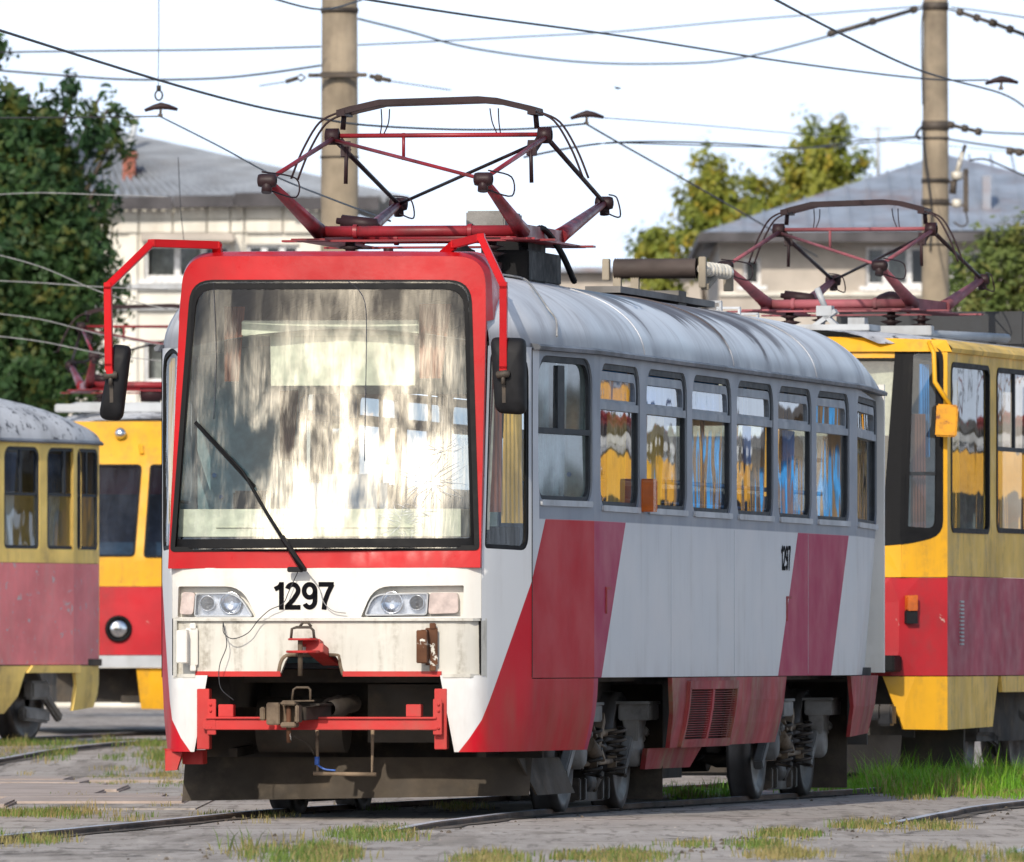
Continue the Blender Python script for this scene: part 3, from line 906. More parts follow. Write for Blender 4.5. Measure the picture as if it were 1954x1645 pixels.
def digits(txt, h, mat, parent, place, name='fleet_number', xs=1.0, th=.17):
    """bold condensed figures drawn with thick strokes; place(x, y) -> point on the surface"""
    q = MB(); x0 = 0.0; adv = []
    arc = lambda cx, cy, rx, ry, a0, a1, n=14: [(cx + rx * math.cos(R(a0 + (a1 - a0) * k / n)), cy + ry * math.sin(R(a0 + (a1 - a0) * k / n))) for k in range(n + 1)]
    t = th / 2
    G = {'1': (.42, [[(.30, 0), (.30, 1)], [(.30, .93), (.22, .82), (.06, .74)]]),
         '2': (.60, [arc(.28, .70, .28 - t, .30 - t, 165, -35) + [(.30, .36), (.10, .14), (.08, t)], [(.0, t), (.56, t)]]),
         '9': (.60, [arc(.28, .68, .28 - t, .32 - t, 0, 360, 24), arc(.28, .34, .28 - t, .34 - t, 0, -150) , [(.56 - t, .68), (.56 - t, .34)]]),
         '7': (.58, [[(.0, 1 - t), (.54, 1 - t)], [(.52 - t * .4, 1 - t), (.34, .62), (.22, .28), (.19, 0)]])}
    tot = sum(G[c][0] for c in txt)
    for ch in txt:
        wd, strokes = G[ch]
        for st_ in strokes:
            L, Rr = [], []
            for i, p in enumerate(st_):
                a, b = st_[max(i - 1, 0)], st_[min(i + 1, len(st_) - 1)]
                if st_[0] == st_[-1] or (abs(st_[0][0] - st_[-1][0]) < 1e-6 and abs(st_[0][1] - st_[-1][1]) < 1e-6):
                    a, b = st_[i - 1 if i else -2], st_[(i + 1) if i < len(st_) - 1 else 1]
                d = Vector((b[0] - a[0], b[1] - a[1])).normalized(); n_ = Vector((-d.y, d.x)) * t
                L.append((p[0] + n_.x, p[1] + n_.y)); Rr.append((p[0] - n_.x, p[1] - n_.y))
            for i in range(len(st_) - 1):
                quad = [Rr[i], Rr[i + 1], L[i + 1], L[i]]
                vs = [place((x0 + x - tot / 2) * h * xs, (y - .5) * h) for x, y in quad]
                q.add(vs, [(0, 1, 2, 3)])
        x0 += wd
    return q.build(name, mat, parent)
w0, z0 = frw(582, 1137)
def on_front(x, y): p = front_fn(w0 + x, z0 + y, 0); return p + Vector((0, -.004, 0))
digits('1297', .155, M['print'], tram, on_front, xs=1.04)
fnR = body_fn(1)
digits('1297', .155, M['print'], tram, lambda x, y: fnR(9.01 + x, 1.524 + y, -.003), xs=1.15)
# number card standing inside the sixth window
card = MB(); card.plate(rrect(8.80, 1.84, 9.20, 2.06, .01, 1), [], lambda u, v, d: fnR(u, v, d + .06), .004)
card = P(card, 'number_card', M['white'])
digits('1297', .14, M['pipe_blue'], card, lambda x, y: fnR(9.0 + x, 1.96 + y, .056), name='card_number', xs=1.15)

# ---- bumper panel, notch for the coupler
bo = [frw(*p) for p in [(330, 1288), (535, 1288), (545, 1262), (552, 1250), (640, 1250), (648, 1262), (655, 1288), (916, 1290), (919, 1184), (328, 1184)]]
bp = MB(); bp.plate(bo, [], lambda w, z, d: front_fn(w, z, d) + Vector((0, .018, 0)), .04, step=.08, smooth=True)
bump = P(bp, 'bumper_panel', M['white_dirty'])
for (a, b) in (((372, 1281), (536, 1291)), ((655, 1281), (842, 1291))):
    q = MB(); (x0, y1), (x1, y0) = frw(*a), frw(*b)
    q.plate([(x0, y0), (x1, y0), (x1, y1), (x0, y1)], [], lambda w, z, d: front_fn(w, z, d) + Vector((0, .010, 0)), .05, step=.1)
    P(q, 'bumper_edge', M['red_beam'], bump)
q = MB()
for (x0, x1, y0, y1) in ((326, 335, 1184, 1290), (914, 921, 1184, 1290), (326, 921, 1180, 1185), (845, 921, 1286, 1293), (326, 372, 1286, 1293)):
    (a, b), (c, d) = frw(x0, y1), frw(x1, y0)
    q.plate([(a, b), (c, b), (c, d), (a, d)], [], lambda w, z, dd: front_fn(w, z, dd) + Vector((0, -.006, 0)), .03, step=.06)
P(q, 'bumper_frame', M['white_dirty'], bump)
for nm, x, mat in (('step_bracket', 362, 'white'), ('step_bracket', 821, 'rust')):
    q = MB(); w, zc = frw(x, 1234)
    q.box((w - .02, bow(w) - .045, zc), (.035, .09, .19)); q.box((w + .012, bow(w) - .012, zc), (.07, .012, .21)); q.box((w - .03, bow(w) - .088, zc), (.06, .012, .185))
    q.box((w + .02, bow(w) - .015, zc + .115), (.035, .02, .035)); q.box((w + .02, bow(w) - .015, zc - .12), (.035, .02, .035))
    P(q, nm, M[mat], bevel=.004)

# loose wire hanging from the wiper past the number down to the beam
lw = MB()
lw.tube(spline([front_fn(*frw(x, y), 0) + Vector((0, -o, 0)) for x, y, o in ((572, 1092, .03), (556, 1128, .04), (545, 1152, .05), (520, 1164, .05), (497, 1184, .04), (478, 1208, .05), (450, 1219, .06), (431, 1208, .04), (428, 1188, .015),
                (431, 1200, .03), (437, 1232, .05), (426, 1265, .07), (424, 1290, .08), (430, 1316, .09), (453, 1336, .08))], 5), .0028, 5)
P(lw, 'loose_wire', M['wire'])
lw = MB()
lw.tube(spline([front_fn(*frw(x, y), 0) + Vector((0, -.03, 0)) for x, y in ((590, 1092), (612, 1120), (622, 1150), (640, 1166), (664, 1170))], 5), .0028, 5)
P(lw, 'loose_wire', M['wire_pale'])

# ---- couplers and red beam
def fp3(px, py, l): w, z = MF.w_front(px, py, l); return Vector((w, l, z))
def disk(mb, c, r, h, n=20, mi=0): mb.lathe(c, (0, 0, 1), [(0, .001), (0, r), (h, r), (h, .001)], n, mi, False)
L1c = -.16
q = MB(); disk(q, fp3(578, 1222, L1c), .085, .012); disk(q, fp3(578, 1246, L1c), .095, .014)
q.bar(fp3(600, 1236, L1c + .02), fp3(640, 1268, .35), .10, .05); q.bar(fp3(590, 1224, L1c + .03), fp3(612, 1240, .25), .12, .03)
uc = P(q, 'upper_coupler', M['red_beam'], bevel=.003)
q = MB(); q.cyl(fp3(573, 1219, L1c - .03), fp3(573, 1290, L1c - .03), .014, 10); P(q, 'coupler_pin', M['iron_pale'], uc)
q = MB(); q.tube([fp3(555, 1222, L1c), fp3(557, 1200, L1c), fp3(566, 1197, L1c), fp3(592, 1197, L1c), fp3(598, 1203, L1c), fp3(600, 1222, L1c)], .008, 8)
q.tube([fp3(572, 1196, L1c), fp3(578, 1188, L1c), fp3(588, 1188, L1c), fp3(594, 1196, L1c)], .008, 8); P(q, 'pin_handle', M['iron'], uc)
q = MB(); q.tube(spline([fp3(x, y, .0) for x, y in ((532, 1286), (537, 1262), (550, 1250), (580, 1249), (640, 1249), (648, 1256), (651, 1272), (656, 1288))], 5), .014, 8)
P(q, 'notch_edging', M['iron_pale'], bump)
Lb = -.03
q = MB()
q.bar(fp3(388, 1382, Lb), fp3(838, 1382, Lb), .05, .055); q.box(fp3(614, 1370, Lb - .0), (1.32, .085, .012)); q.box(fp3(614, 1391, Lb - .0), (1.32, .075, .01))
beam = P(q, 'beam', M['red_beam'], bevel=.003)
for x in (433, 791):
    q = MB(); q.box(fp3(x, 1356, Lb), (.085, .07, .07)); P(q, 'beam_stop', M['red_beam'], beam, bevel=.003)
for x, sx in ((390, -1), (843, 1)):
    q = MB(); q.box(fp3(x, 1372, .03), (.07, .08, .34)); q.box(fp3(x + (14 if sx < 0 else -8), 1368, -.05), (.05, .015, .20))
    for k, y in enumerate((1345, 1357, 1390)):
        q.lathe(fp3(x + (12 if sx < 0 else -6), y, -.058), (0, -1, 0), [(0, .009), (.008, .009), (.008, .001)], 8)
    P(q, 'beam_post', M['red_beam'], beam, bevel=.003)
L2c = -.24
q = MB()
q.box(fp3(525, 1362, L2c), (.075, .14, .125)); q.box(fp3(553, 1342, L2c - .03), (.085, .12, .022)); q.box(fp3(553, 1383, L2c - .03), (.085, .12, .03))
q.box(fp3(570, 1362, L2c - .03), (.02, .12, .10)); q.box(fp3(555, 1362, L2c + .05), (.10, .06, .10)); q.box(fp3(502, 1362, L2c + .01), (.03, .05, .075))
cp = P(q, 'coupler', M['iron_pale'], bevel=.006)
q = MB(); q.cyl(fp3(551, 1346, L2c - .04), fp3(551, 1417, L2c - .04), .014, 10); P(q, 'coupler_pin', M['rust'], cp)
q = MB(); q.bar(fp3(576, 1362, L2c + .02), fp3(625, 1358, .1), .05, .075); q.bar(fp3(600, 1345, L2c + .02), fp3(628, 1344, .1), .06, .012); P(q, 'coupler_shank', M['iron'], cp, bevel=.004)
q = MB(); q.lathe(fp3(628, 1352, .2), (.3, 1, .1), [(0, .04), (.02, .06), (.12, .065), (.2, .05), (.3, .05)], 14); P(q, 'coupler_joint', M['iron'], cp)
q = MB(); q.tube([fp3(557, 1338, L2c), fp3(560, 1316, L2c), fp3(566, 1312, L2c), fp3(588, 1312, L2c), fp3(592, 1316, L2c), fp3(592, 1338, L2c)], .007, 8)
q.bar(fp3(540, 1338, L2c), fp3(600, 1337, L2c), .03, .008); P(q, 'pin_handle', M['iron_pale'], cp)
# hanging frame (sand pipe guard) under the beam
q = MB(); Lh = .18
q.tube([fp3(605, 1392, Lh), fp3(606, 1475, Lh), fp3(710, 1477, Lh), fp3(711, 1392, Lh)], .011, 8); q.tube([fp3(598, 1476, Lh - .01), fp3(718, 1478, Lh - .01)], .012, 8)
hf = P(q, 'hanging_frame', M['iron_pale'])
q = MB(); q.cyl(fp3(605, 1444, Lh), fp3(605, 1460, Lh), .014, 10); q.tube(spline([fp3(607, 1460, Lh - .02), fp3(620, 1468, Lh - .03), fp3(640, 1470, Lh - .02)], 4), .006, 6); P(q, 'cable_tie', M['blue_tape'], hf)
q = MB(); q.tube(spline([fp3(560, 1405, .1), fp3(585, 1418, .12), fp3(600, 1440, Lh)], 4), .006, 6); P(q, 'brake_hose', M['iron'])
# chipped red step at the left front corner
q = MB(); q.plate([(-.925, .268), (-.865, .272), (-.835, .37), (-.93, .385)], [], lambda w, z, d: Vector((w, .10 + d, z)), .05); q.box((-.80, .3, .34), (.12, .12, .08)); P(q, 'corner_step', M['red_beam'], bevel=.004)

# ---- mirrors on bent red arms
def mirror(pts, l, head, wd, tilt, joint):
    p3 = [fp3(x, y, ll) for x, y, ll in pts]
    q = MB()
    for a, b, r in zip(p3, p3[1:], (.05, .045, .04, .042, .04, .034)): q.bar(a, b, r, r, up=(0, 1, 0))
    for a in p3[1:-1]: q.box(a, (.042, .042, .042))
    arm = P(q, 'mirror', M['red'], bevel=.003)
    loop = rpoly([MF.w_front(x, y, l) for x, y in head], [.05, .05, .04, .04], 5)
    h = MB(); h.plate(loop, [], lambda w, z, d: Vector((w, l + .02 + d, z)), .02)
    # domed back of the head faces forwards
    cx = sum(p[0] for p in loop) / len(loop); cz = sum(p[1] for p in loop) / len(loop)
    rings = [(1.0, .02), (.97, -.005), (.88, -.03), (.6, -.045), (.0, -.05)]
    vs = []; n = len(loop)
    for k, dy in rings:
        for x, z in loop: vs.append((cx + (x - cx) * k, l + dy, cz + (z - cz) * k))
    h.add(vs, [(i * n + j, i * n + (j + 1) % n, (i + 1) * n + (j + 1) % n, (i + 1) * n + j) for i in range(len(rings) - 1) for j in range(n)], 0, True)
    hd = P(h, 'mirror_head', M['mirror_black'], arm)
    h = MB(); h.plate(inset(loop, .012), [], lambda w, z, d: Vector((w, l + .042 + d, z)), .004); P(h, 'mirror_glass', M['chrome'], arm)
    h = MB(); j = fp3(joint[0], joint[1], l - .07); h.lathe(j, (1, 0, .1), [(-.04, .012), (-.03, .022), (.03, .022), (.04, .012)], 10); h.cyl(j, j + Vector((0, -.005, -.055)), .012, 8); h.bar(j + Vector((0, .02, -.03)), j + Vector((0, .03, -.16)), .02, .01)
    P(h, 'mirror_joint', M['iron'], arm)
mirror([(416, 488, .42), (414, 468, .38), (290, 464, .10), (206, 546, -.12), (208, 700, -.12), (211, 715, -.12)], -.05, [(187, 800), (232, 804), (249, 660), (213, 656)], .1, 0, (211, 716))
mirror([(848, 484, .5), (868, 466, .42), (918, 453, .15), (961, 545, .02), (961, 705, .02), (960, 712, .02)], .06, [(944, 788), (1003, 792), (1002, 645), (935, 643)], .1, 0, (960, 714))
# ---- inside the tram
q = MB(); q.box2((-.86, .25, .84), (.86, 14.4, .87)); q.box2((-1.13, 2.0, .841), (1.13, 12.0, .871)); P(q, 'floor', M['rubber'])
q = MB()
q.grid(lambda a, b: Vector(((b * 2 - 1) * (hw_at(.5 + 13.9 * a) - .06), .5 + 13.9 * a, 2.64 + .12 * (1 - (b * 2 - 1) ** 2))), 20, 8)
P(q, 'ceiling', M['interior'])
q = MB(); q.plate([(-1.14, .87), (1.14, .87), (1.14, 2.70), (-1.14, 2.70)], [rrect(-.55, 1.5, .50, 2.42, .06), rrect(.62, 1.5, 1.0, 2.42, .06)], lambda w, z, d: Vector((w, 2.06 + d, z)), .03)
bh = P(q, 'cab_bulkhead', M['cab_blue'])
q = MB(); q.plate([(-1.0, .8), (1.0, .8), (1.0, 2.72), (-1.0, 2.72)], [rrect(-.62, 1.6, .62, 2.45, .08)], lambda w, z, d: Vector((w, 14.55 + d, z)), .04)
P(q, 'rear_wall', M['white'])
def pleat(a, b, z0, z1, depth=.03, n=9, fn=None, lower=1.0):
    """hanging cloth between two plan points"""
    mb = MB()
    a, b = Vector(a), Vector(b); t = (b - a).normalized(); nr = Vector((-t.y, t.x)); Lc = (b - a).length
    def f(i, j):
        k = i * Lc * (1 - (1 - lower) * j)
        p = a + t * k + nr * depth * math.sin(i * n * 6.283) * (.5 + .5 * j)
        return Vector((p.x, p.y, z1 + (z0 - z1) * j))
    mb.grid(f, n * 6, 6)
    return mb
cabl = lambda px, py, l: MF.w_front(px, py, l)
for x0, x1, y0, y1, l in ((428, 468, 585, 728, .62), (800, 862, 580, 722, .62), (534, 570, 745, 880, 1.9)):
    (a, z1), (b, z0) = cabl(x0, y0, l), cabl(x1, y1, l)
    P(pleat((a, l), (b, l), z0, z1, .025, 4, lower=.7), 'curtain', M['curtain'])
(a, z1), (b, z0) = cabl(462, 612, .6), cabl(800, 640, .6)
q = MB(); q.box2((a, .58, z0), (b, .64, z1)); P(q, 'blind_rail', M['cream'], bevel=.006)
(a, z1), (b, z0) = cabl(515, 640, .6), cabl(790, 735, .6)
q = MB(); q.grid(lambda i, j: Vector((a + (b - a) * i, .61 + .004 * math.sin(i * 9) + .02 * j, z1 + (z0 - z1) * j)), 24, 8); P(q, 'sun_blind', M['cream'])
(a, z1), (b, z0) = cabl(333, 972, .22), cabl(893, 1024, .22)
q = MB(); q.box2((a + .03, .16, z0), (b - .03, .70, z1)); q.box2((a + .25, .150, z0 + .05), (b - .3, .17, z0 + .055)); P(q, 'dashboard', M['cream'], bevel=.02)
q = MB(); q.box2((-.83, .10, .90), (.83, .66, z0 - .004)); P(q, 'cab_desk', M['navy'])
q = MB(); q.box2((-.34, 1.35, 1.15), (.10, 1.5, 1.95)); q.box2((-.34, .95, 1.12), (.10, 1.5, 1.26)); P(q, 'driver_seat', M['seat'], bevel=.05)
q = MB(); q.lathe((-.35, .78, 1.62), (0, -1, .2), [(0, .001), (0, .06), (.02, .07), (.03, .03)], 14); q.box2((-.70, .9, 1.3), (-.5, 1.1, 1.85)); P(q, 'control_stand', M['mirror_black'], bevel=.01)
for side in (1, -1):
    fn = body_fn(side)
    q = MB(); q.tube([fn(2.0 + k * .5, 1.955, .16) for k in range(20)], .014, 8); q.tube([fn(2.0 + k * .5, 1.83, .20) for k in range(20)], .012, 8)
    for k in range(6): q.cyl(fn(2.05 + 1.65 * k, .87, .2), fn(2.05 + 1.65 * k, 2.6, .2), .013, 8)
    P(q, 'handrail', M['pipe_blue'])
    for (u0, u1, m, z0) in ((2.75, 3.42, 'curtain_gold', 1.80), (3.95, 4.75, 'curtain_gold', 1.80), (5.45, 5.8, 'cream', 1.80), (7.75, 8.0, 'curtain_blue', 2.1), (9.3, 9.75, 'curtain_blue', 1.78), (12.3, 13.2, 'curtain_gold', 1.8), (.95, 1.6, 'cab_blue', 1.8)):
        a, b = fn(u0, 2, .065), fn(u1, 2, .065)
        P(pleat((a.x, a.y), (b.x, b.y), z0, 2.33 if m != 'cab_blue' else 2.58, .018, 5, lower=.8), 'curtain', M[m])
    for u0, u1 in ((2.2, 3.5), (3.8, 5.2), (5.45, 6.85)):  # blue strips added to stand for sky reflected in the upper sashes
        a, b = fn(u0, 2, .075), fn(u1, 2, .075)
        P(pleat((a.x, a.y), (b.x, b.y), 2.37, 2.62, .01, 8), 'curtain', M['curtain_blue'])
    for k in range(7):
        u = 2.6 + k * 1.3
        q = MB(); c = fn(u, 1.3, .42)
        q.box((c.x, c.y, 1.30), (.42, .42, .07)); q.box((c.x, c.y + .22, 1.62), (.42, .06, .62)); q.box((c.x, c.y, 1.07), (.10, .3, .40))
        P(q, 'seat', M['seat'], bevel=.025)
# corner glass curtains and box
    for (u0, u1, m, z0) in ((.31, .575, 'curtain_gold', 1.66), (.12, .30, 'curtain', 1.72), (.03, .15, 'cream', 1.62)):
        q = MB(); q.plate([(u0, z0), (u1, z0), (u1, 2.60), (u0, 2.60)], [], lambda u, v, d: fn(u, v, d + .035 + .007 * math.sin(u * 110 + v * 3)), 0, step=.02, smooth=True); P(q, 'curtain', M[m])
    q = MB(); q.plate(rrect(.05, 1.40, .57, 1.64, .01, 1), [], lambda u, v, d: fn(u, v, d + .05), .02, step=.1); P(q, 'cab_side_box', M['black'])
# amber repeater on the second pillar
q = MB(); q.plate(rrect(3.56, 1.755, 3.70, 1.95, .02, 3), [], lambda u, v, d: fnR(u, v, d - .07), .075); P(q, 'repeater_lamp', M['amber'], bevel=.012)

# ---- running gear
def wheel_mesh():
    m = MB()
    prof = [(-.07, .05), (-.07, .10), (-.055, .12), (-.045, .26), (-.065, .29), (-.068, .345), (-.02, .348), (.045, .35), (.055, .38), (.075, .382), (.082, .37), (.08, .28), (.02, .26), (.02, .10), (.06, .09), (.06, .05)]
    return prof
def make_bogie(lc):
    q = MB()
    q.box2((-.62, lc - 1.45, .42), (.62, lc + 1.45, .54)); q.box2((-.35, lc - .35, .40), (.35, lc + .35, .74))
    for s in (1, -1):
        q.box2((s * .56, lc - 1.3, .30), (s * .66, lc + 1.3, .48))
        q.cyl((s * .30, lc - 1.0, .36), (s * .30, lc - .45, .40), .18, 14); q.cyl((s * -.30, lc + 1.0, .36), (s * -.30, lc + .45, .40), .18, 14)
    bg = P(q, 'bogie', M['under'], bevel=.01)
    for dl in (-1.0, 1.0):
        q = MB(); q.cyl((-.72, lc + dl, .35), (.72, lc + dl, .35), .07, 12); q.cyl((-.25, lc + dl, .35), (.2, lc + dl, .36), .20, 16); P(q, 'axle', M['iron'], bg)
        for s in (1, -1):
            prof = [(-x * s, r) for x, r in wheel_mesh()]
            q = MB(); q.lathe((s * .785, lc + dl, .35), (1, 0, 0), prof, 32)
            q.lathe((s * .785 + s * .06, lc + dl, .35), (1, 0, 0), [(0, .001), (s * .03, .06), (s * .035, .12), (0, .13)], 16)
            P(q, 'wheel', M['steel'], bg)
            q = MB()
            wa = s * .93; yb = lc + dl
            q.box((wa + s * .02, yb + .02, .632), (.22, .44, .016)); q.box((wa + s * .02, yb + .04, .578), (.18, .40, .10)); 
            q.add([(wa - .05, yb - .15, .54), (wa + .05, yb - .15, .54), (wa + .05, yb + .18, .54), (wa - .05, yb + .18, .54), (wa - .03, yb - .06, .36), (wa + .03, yb - .06, .36), (wa + .03, yb + .06, .36), (wa - .03, yb + .06, .36)],
                  [(0, 1, 2, 3), (4, 7, 6, 5), (0, 4, 5, 1), (1, 5, 6, 2), (2, 6, 7, 3), (3, 7, 4, 0)])
            q.cyl((wa, yb + .13, .54), (wa + s * .02, yb + .2, .40), .022, 8); q.cyl((wa + s * .03, yb + .17, .47), (wa + s * .03, yb + .25, .45), .028, 8)
            q.bar((wa - s * .02, yb - .05, .42), (wa - s * .02, yb - .38, .22), .06, .07)
            q.lathe((wa, yb, .35), (s, 0, 0), [(-.06, .10), (.03, .10), (.05, .07), (.05, .001)], 14)
            P(q, 'suspension', M['gearbox'], bg, bevel=.008)
            if dl < 0:
                q = MB(); q.bar((wa - s * .02, yb + .95, .55), (wa, yb + .55, .28), .05, .075); q.bar((wa, yb + .5, .5), (wa, yb + .9, .30), .03, .03)
                q.cyl((wa, yb + .35, .40), (wa, yb + .62, .34), .05, 10); P(q, 'brake_lever', M['iron_pale'], bg, bevel=.004)
    for s in (1, -1):
        q = MB(); q.box((s * .78, lc, .10), (.11, 1.05, .09)); q.cyl((s * .80, lc - .25, .17), (s * .80, lc + .05, .17), .07, 14)
        for k in (-.5, -.3, .3, .5): q.box((s * .80, lc + k, .13), (.13, .06, .13))
        q.tube([(s * .84, lc + .1, .12), (s * .86, lc + .25, .22), (s * .84, lc + .4, .12)], .02, 8)
        P(q, 'rail_brake', M['iron'], bg, bevel=.006)
    for s in (1, -1):
        q = MB(); q.cyl((s * .90, lc - 1.2, .27), (s * .90, lc + 1.2, .30), .016, 8); q.cyl((s * .86, lc - .7, .44), (s * .86, lc + .7, .46), .022, 8)
        for k in (-.75, -.35, .4, .8): q.box((s * .90, lc + k, .285), (.05, .04, .07))
        P(q, 'brake_rod', M['iron_pale'], bg)
        for dl in (-.42, .42):
            q = MB(); q.tube([Vector((s * .92 + .055 * math.cos(t * .6), lc + dl + .055 * math.sin(t * .6), .20 + t * .0052)) for t in range(56)], .011, 6); P(q, 'coil_spring', M['iron'], bg)
    q = MB()
    for k in range(14):
        x = random.uniform(-.8, .9); y = lc + random.uniform(-1.2, 1.2); z = random.uniform(.45, .7)
        q.tube(spline([(x, y, z), (x + random.uniform(-.2, .2), y + .2, z - .12), (x + random.uniform(-.1, .1), y + .5, z - .02)], 4), .012, 6)
    P(q, 'bogie_hose', M['iron'], bg)
    return bg
bg = make_bogie(3.95)
make_bogie(11.15)
q = MB()
q.box2((-1.0, 5.95, .15), (.55, 9.0, .80)); q.box2((-.95, .7, .76), (.95, 14.3, .835)); q.box2((-.75, .3, .62), (-.60, 5.2, .80)); q.box2((.60, .3, .62), (.75, 5.2, .80))
q.cyl((-.55, .95, .52), (-.05, .95, .52), .16, 18); q.box2((.1, .8, .42), (.55, 1.6, .75)); q.box2((-.98, 1.5, .16), (.98, 1.56, .80))
P(q, 'underframe', M['under'])
q = MB()
def plow(i, j):
    w = -1.0 + 2.0 * i
    zt_, zb_ = .335, .085 + .035 * i
    return Vector((w, .92 + .10 * j + .04 * math.sin(i * 7), zt_ + (zb_ - zt_) * (1 - j) if False else zb_ + (zt_ - zb_) * j))
q.grid(plow, 24, 5)
q.grid(lambda i, j: plow(1 - i, j) + Vector((0, .015, 0)), 24, 5)
pw = P(q, 'plow_plate', M['dusty'])
for s in (-1, 1): q = MB(); q.bar((s * .72, 1.0, .36), (s * .72, 2.4, .40), .05, .05); P(q, 'plow_hanger', M['under'])
q = MB(); q.plate([(.9, .33), (1.1, .12), (1.9, .125), (1.75, .33)], [], lambda u, z, d: Vector((.95 + (u - .9) * .10 + (.33 - z) * .25 - d, u, z)), .012); 
P(q, 'plow_wing', M['dusty'])
for l, x0, x1, y0, y1 in ((5.55, 1196, 1264, 1336, 1532), (12.7, 1556, 1616, 1345, 1456)):
    w0_, w1_ = MF.at_l(x0, l), MF.at_l(x1, l)
    q = MB(); q.box2((w0_ - .25, l, .05), (w1_, l + .012, .74)); P(q, 'mud_flap', M['dusty'])
# tail coupling and lower apron at the back
q = MB(); q.bar((0, 14.4, .62), (0, 15.2, .6), .10, .09); q.box((0, 15.3, .6), (.22, .2, .16)); P(q, 'rear_coupler', M['iron_pale'], bevel=.01)
q = MB(); q.box2((-.9, 14.45, .32), (.9, 14.48, .76)); P(q, 'rear_apron', M['under'])

# ---- roof gear
def pantograph(parent, w0, l0, z0, m1, m2, name='pantograph', k_=1.0):
    """diamond pantograph, half raised; base tube at z0"""
    V = lambda x, y, z: Vector((w0 + x * k_, l0 + y * k_, z0 + z * (.5 + .5 * k_)))
    q = MB()
    for s in (-1, 1):
        q.cyl(V(-.60, s * .65, 0), V(.60, s * .65, 0), .033, 14)
        q.box(V(s * .60, 0, .0), (.05, 1.34, .075))
        q.box(V(s * .62, 0, -.052), (.20, 1.75, .012))
    q.box(V(0, -.65, -.055), (1.62, .10, .012)); q.box(V(0, .65, -.055), (1.62, .10, .012))
    for s in (-1, 1):
        for x in (-.38, .30): q.lathe(V(x, s * .65, 0), (1, 0, 0), [(-.012, .042), (.012, .042)], 14)
    base = q.build(name, m1, parent)
    def sub(mb, nm, mat): return mb.build(nm, mat, base)
    kz, ky, kx = .25, 2.05, .63
    for sy in (-1, 1):
        for sx in (-1, 1):
            a, k = V(sx * .60, sy * .62, .0), V(sx * kx, sy * ky, kz)
            t = MB(); t.tube([a, a.lerp(k, .12), k], [.05, .044, .022], 12); sub(t, 'lower_arm', m1)
            t = MB(); t.lathe(k, (1, 0, 0), [(-.055, .02), (-.05, .035), (-.03, .04), (.03, .04), (.05, .035), (.055, .02)], 14); t.cyl(k, k + Vector((0, sy * .02, -.07)), .03, 10)
            sub(t, 'knuckle', m2)
            ap = V(sx * .635, 0, .57)
            t = MB(); t.tube([k, ap], [.013, .015], 8); sub(t, 'upper_arm', m1 if sy < 0 else m2)
            # shunt cable loops
            t = MB(); t.tube(spline([k + Vector((.03 * sx, 0, .05)), k + Vector((.12, .25 * sy * -1, .02)), k + Vector((.13, .2 * -sy, -.09)), k + Vector((.02, .05 * -sy, -.06))], 5), .005, 5); sub(t, 'shunt_cable', m2)
        t = MB(); t.cyl(V(-kx * sy * -1 if False else (-.635 if sy < 0 else .635), 0, .56), V((.63 if sy < 0 else -.63), sy * ky, kz), .011, 8); sub(t, 'diagonal_stay', m1 if sy < 0 else m2)
    t = MB(); t.cyl(V(-.60, 0.02, .585), V(.60, .02, .585), .014, 10); t.cyl(V(-.22, .02, .60), V(-.22, .02, .44), .010, 8); sub(t, 'cross_tube', m1)
    t = MB()
    for sx in (-1, 1):
        t = MB(); t.lathe(V(sx * .635, 0, .58), (1, 0, 0), [(-.05, .03), (-.045, .05), (.03, .05), (.035, .03)], 12); t.cyl(V(sx * .58, 0, .62), V(sx * .57, 0, .73), .016, 8); t.cyl(V(sx * .55, -.04, .52), V(sx * .555, -.04, .30), .012, 8); t.bar(V(sx * .56, -.02, .55), V(sx * .555, -.04, .46), .06, .02)
        t.bar(V(sx * .60, 0, .56), V(sx * .55, .02, .49), .035, .04)
        sub(t, 'spring_box', m2)
    sh = [(-.59, .715), (-.52, .735), (-.34, .775), (.25, .79), (.36, .78), (.52, .742), (.59, .722)]
    t = MB()
    for dy in (-.10, .10):
        for a, b in zip(sh, sh[1:]): t.bar(V(a[0], dy, a[1]), V(b[0], dy, b[1]), .045, .035)
    for x in (-.57, .57): t.box(V(x, 0, .715), (.05, .26, .035))
    sub(t, 'contact_shoe', m2)
    for s in (-1, 1):
        for dy in (-.10, .10):
            t = MB(); t.tube(spline([V(s * .58, dy, .72), V(s * .70, dy, .66), V(s * .80, dy, .50), V(s * .87, dy, .33)], 5), .007, 6); sub(t, 'horn', m2)
        for k in range(2): t = MB(); t.tube(spline([V(s * (.30 + .05 * k), 0, .74), V(s * (.31 + .04 * k), .02, .66), V(s * (.34 + .02 * k), .02, .59)], 4), .004, 5); sub(t, 'shunt_cable', m2)
    t = MB()
    for y in (-.15,): 
        t.lathe(V(-.56, -.3, .075), (1, 0, -.12), [(0, .001), (0, .018), (.03, .02), (.03, .04), (.24, .04), (.25, .015), (.27, .001)], 14)
    sub(t, 'lift_spring', m2)
    for sx in (-1, 1):
        for sy in (-1, 1):
            t = MB(); t.lathe(V(sx * .42, sy * .6, -.06), (0, 0, -1), [(0, .03), (.02, .03), (.03, .075), (.045, .03), (.06, .03), (.07, .085), (.09, .035), (.12, .035), (.125, .06), (.16, .06)], 14); sub(t, 'insulator', M['panto_dark'])
    return base
pantograph(tram, 0, 3.6, 3.387, M['panto_red'], M['panto_dark'])
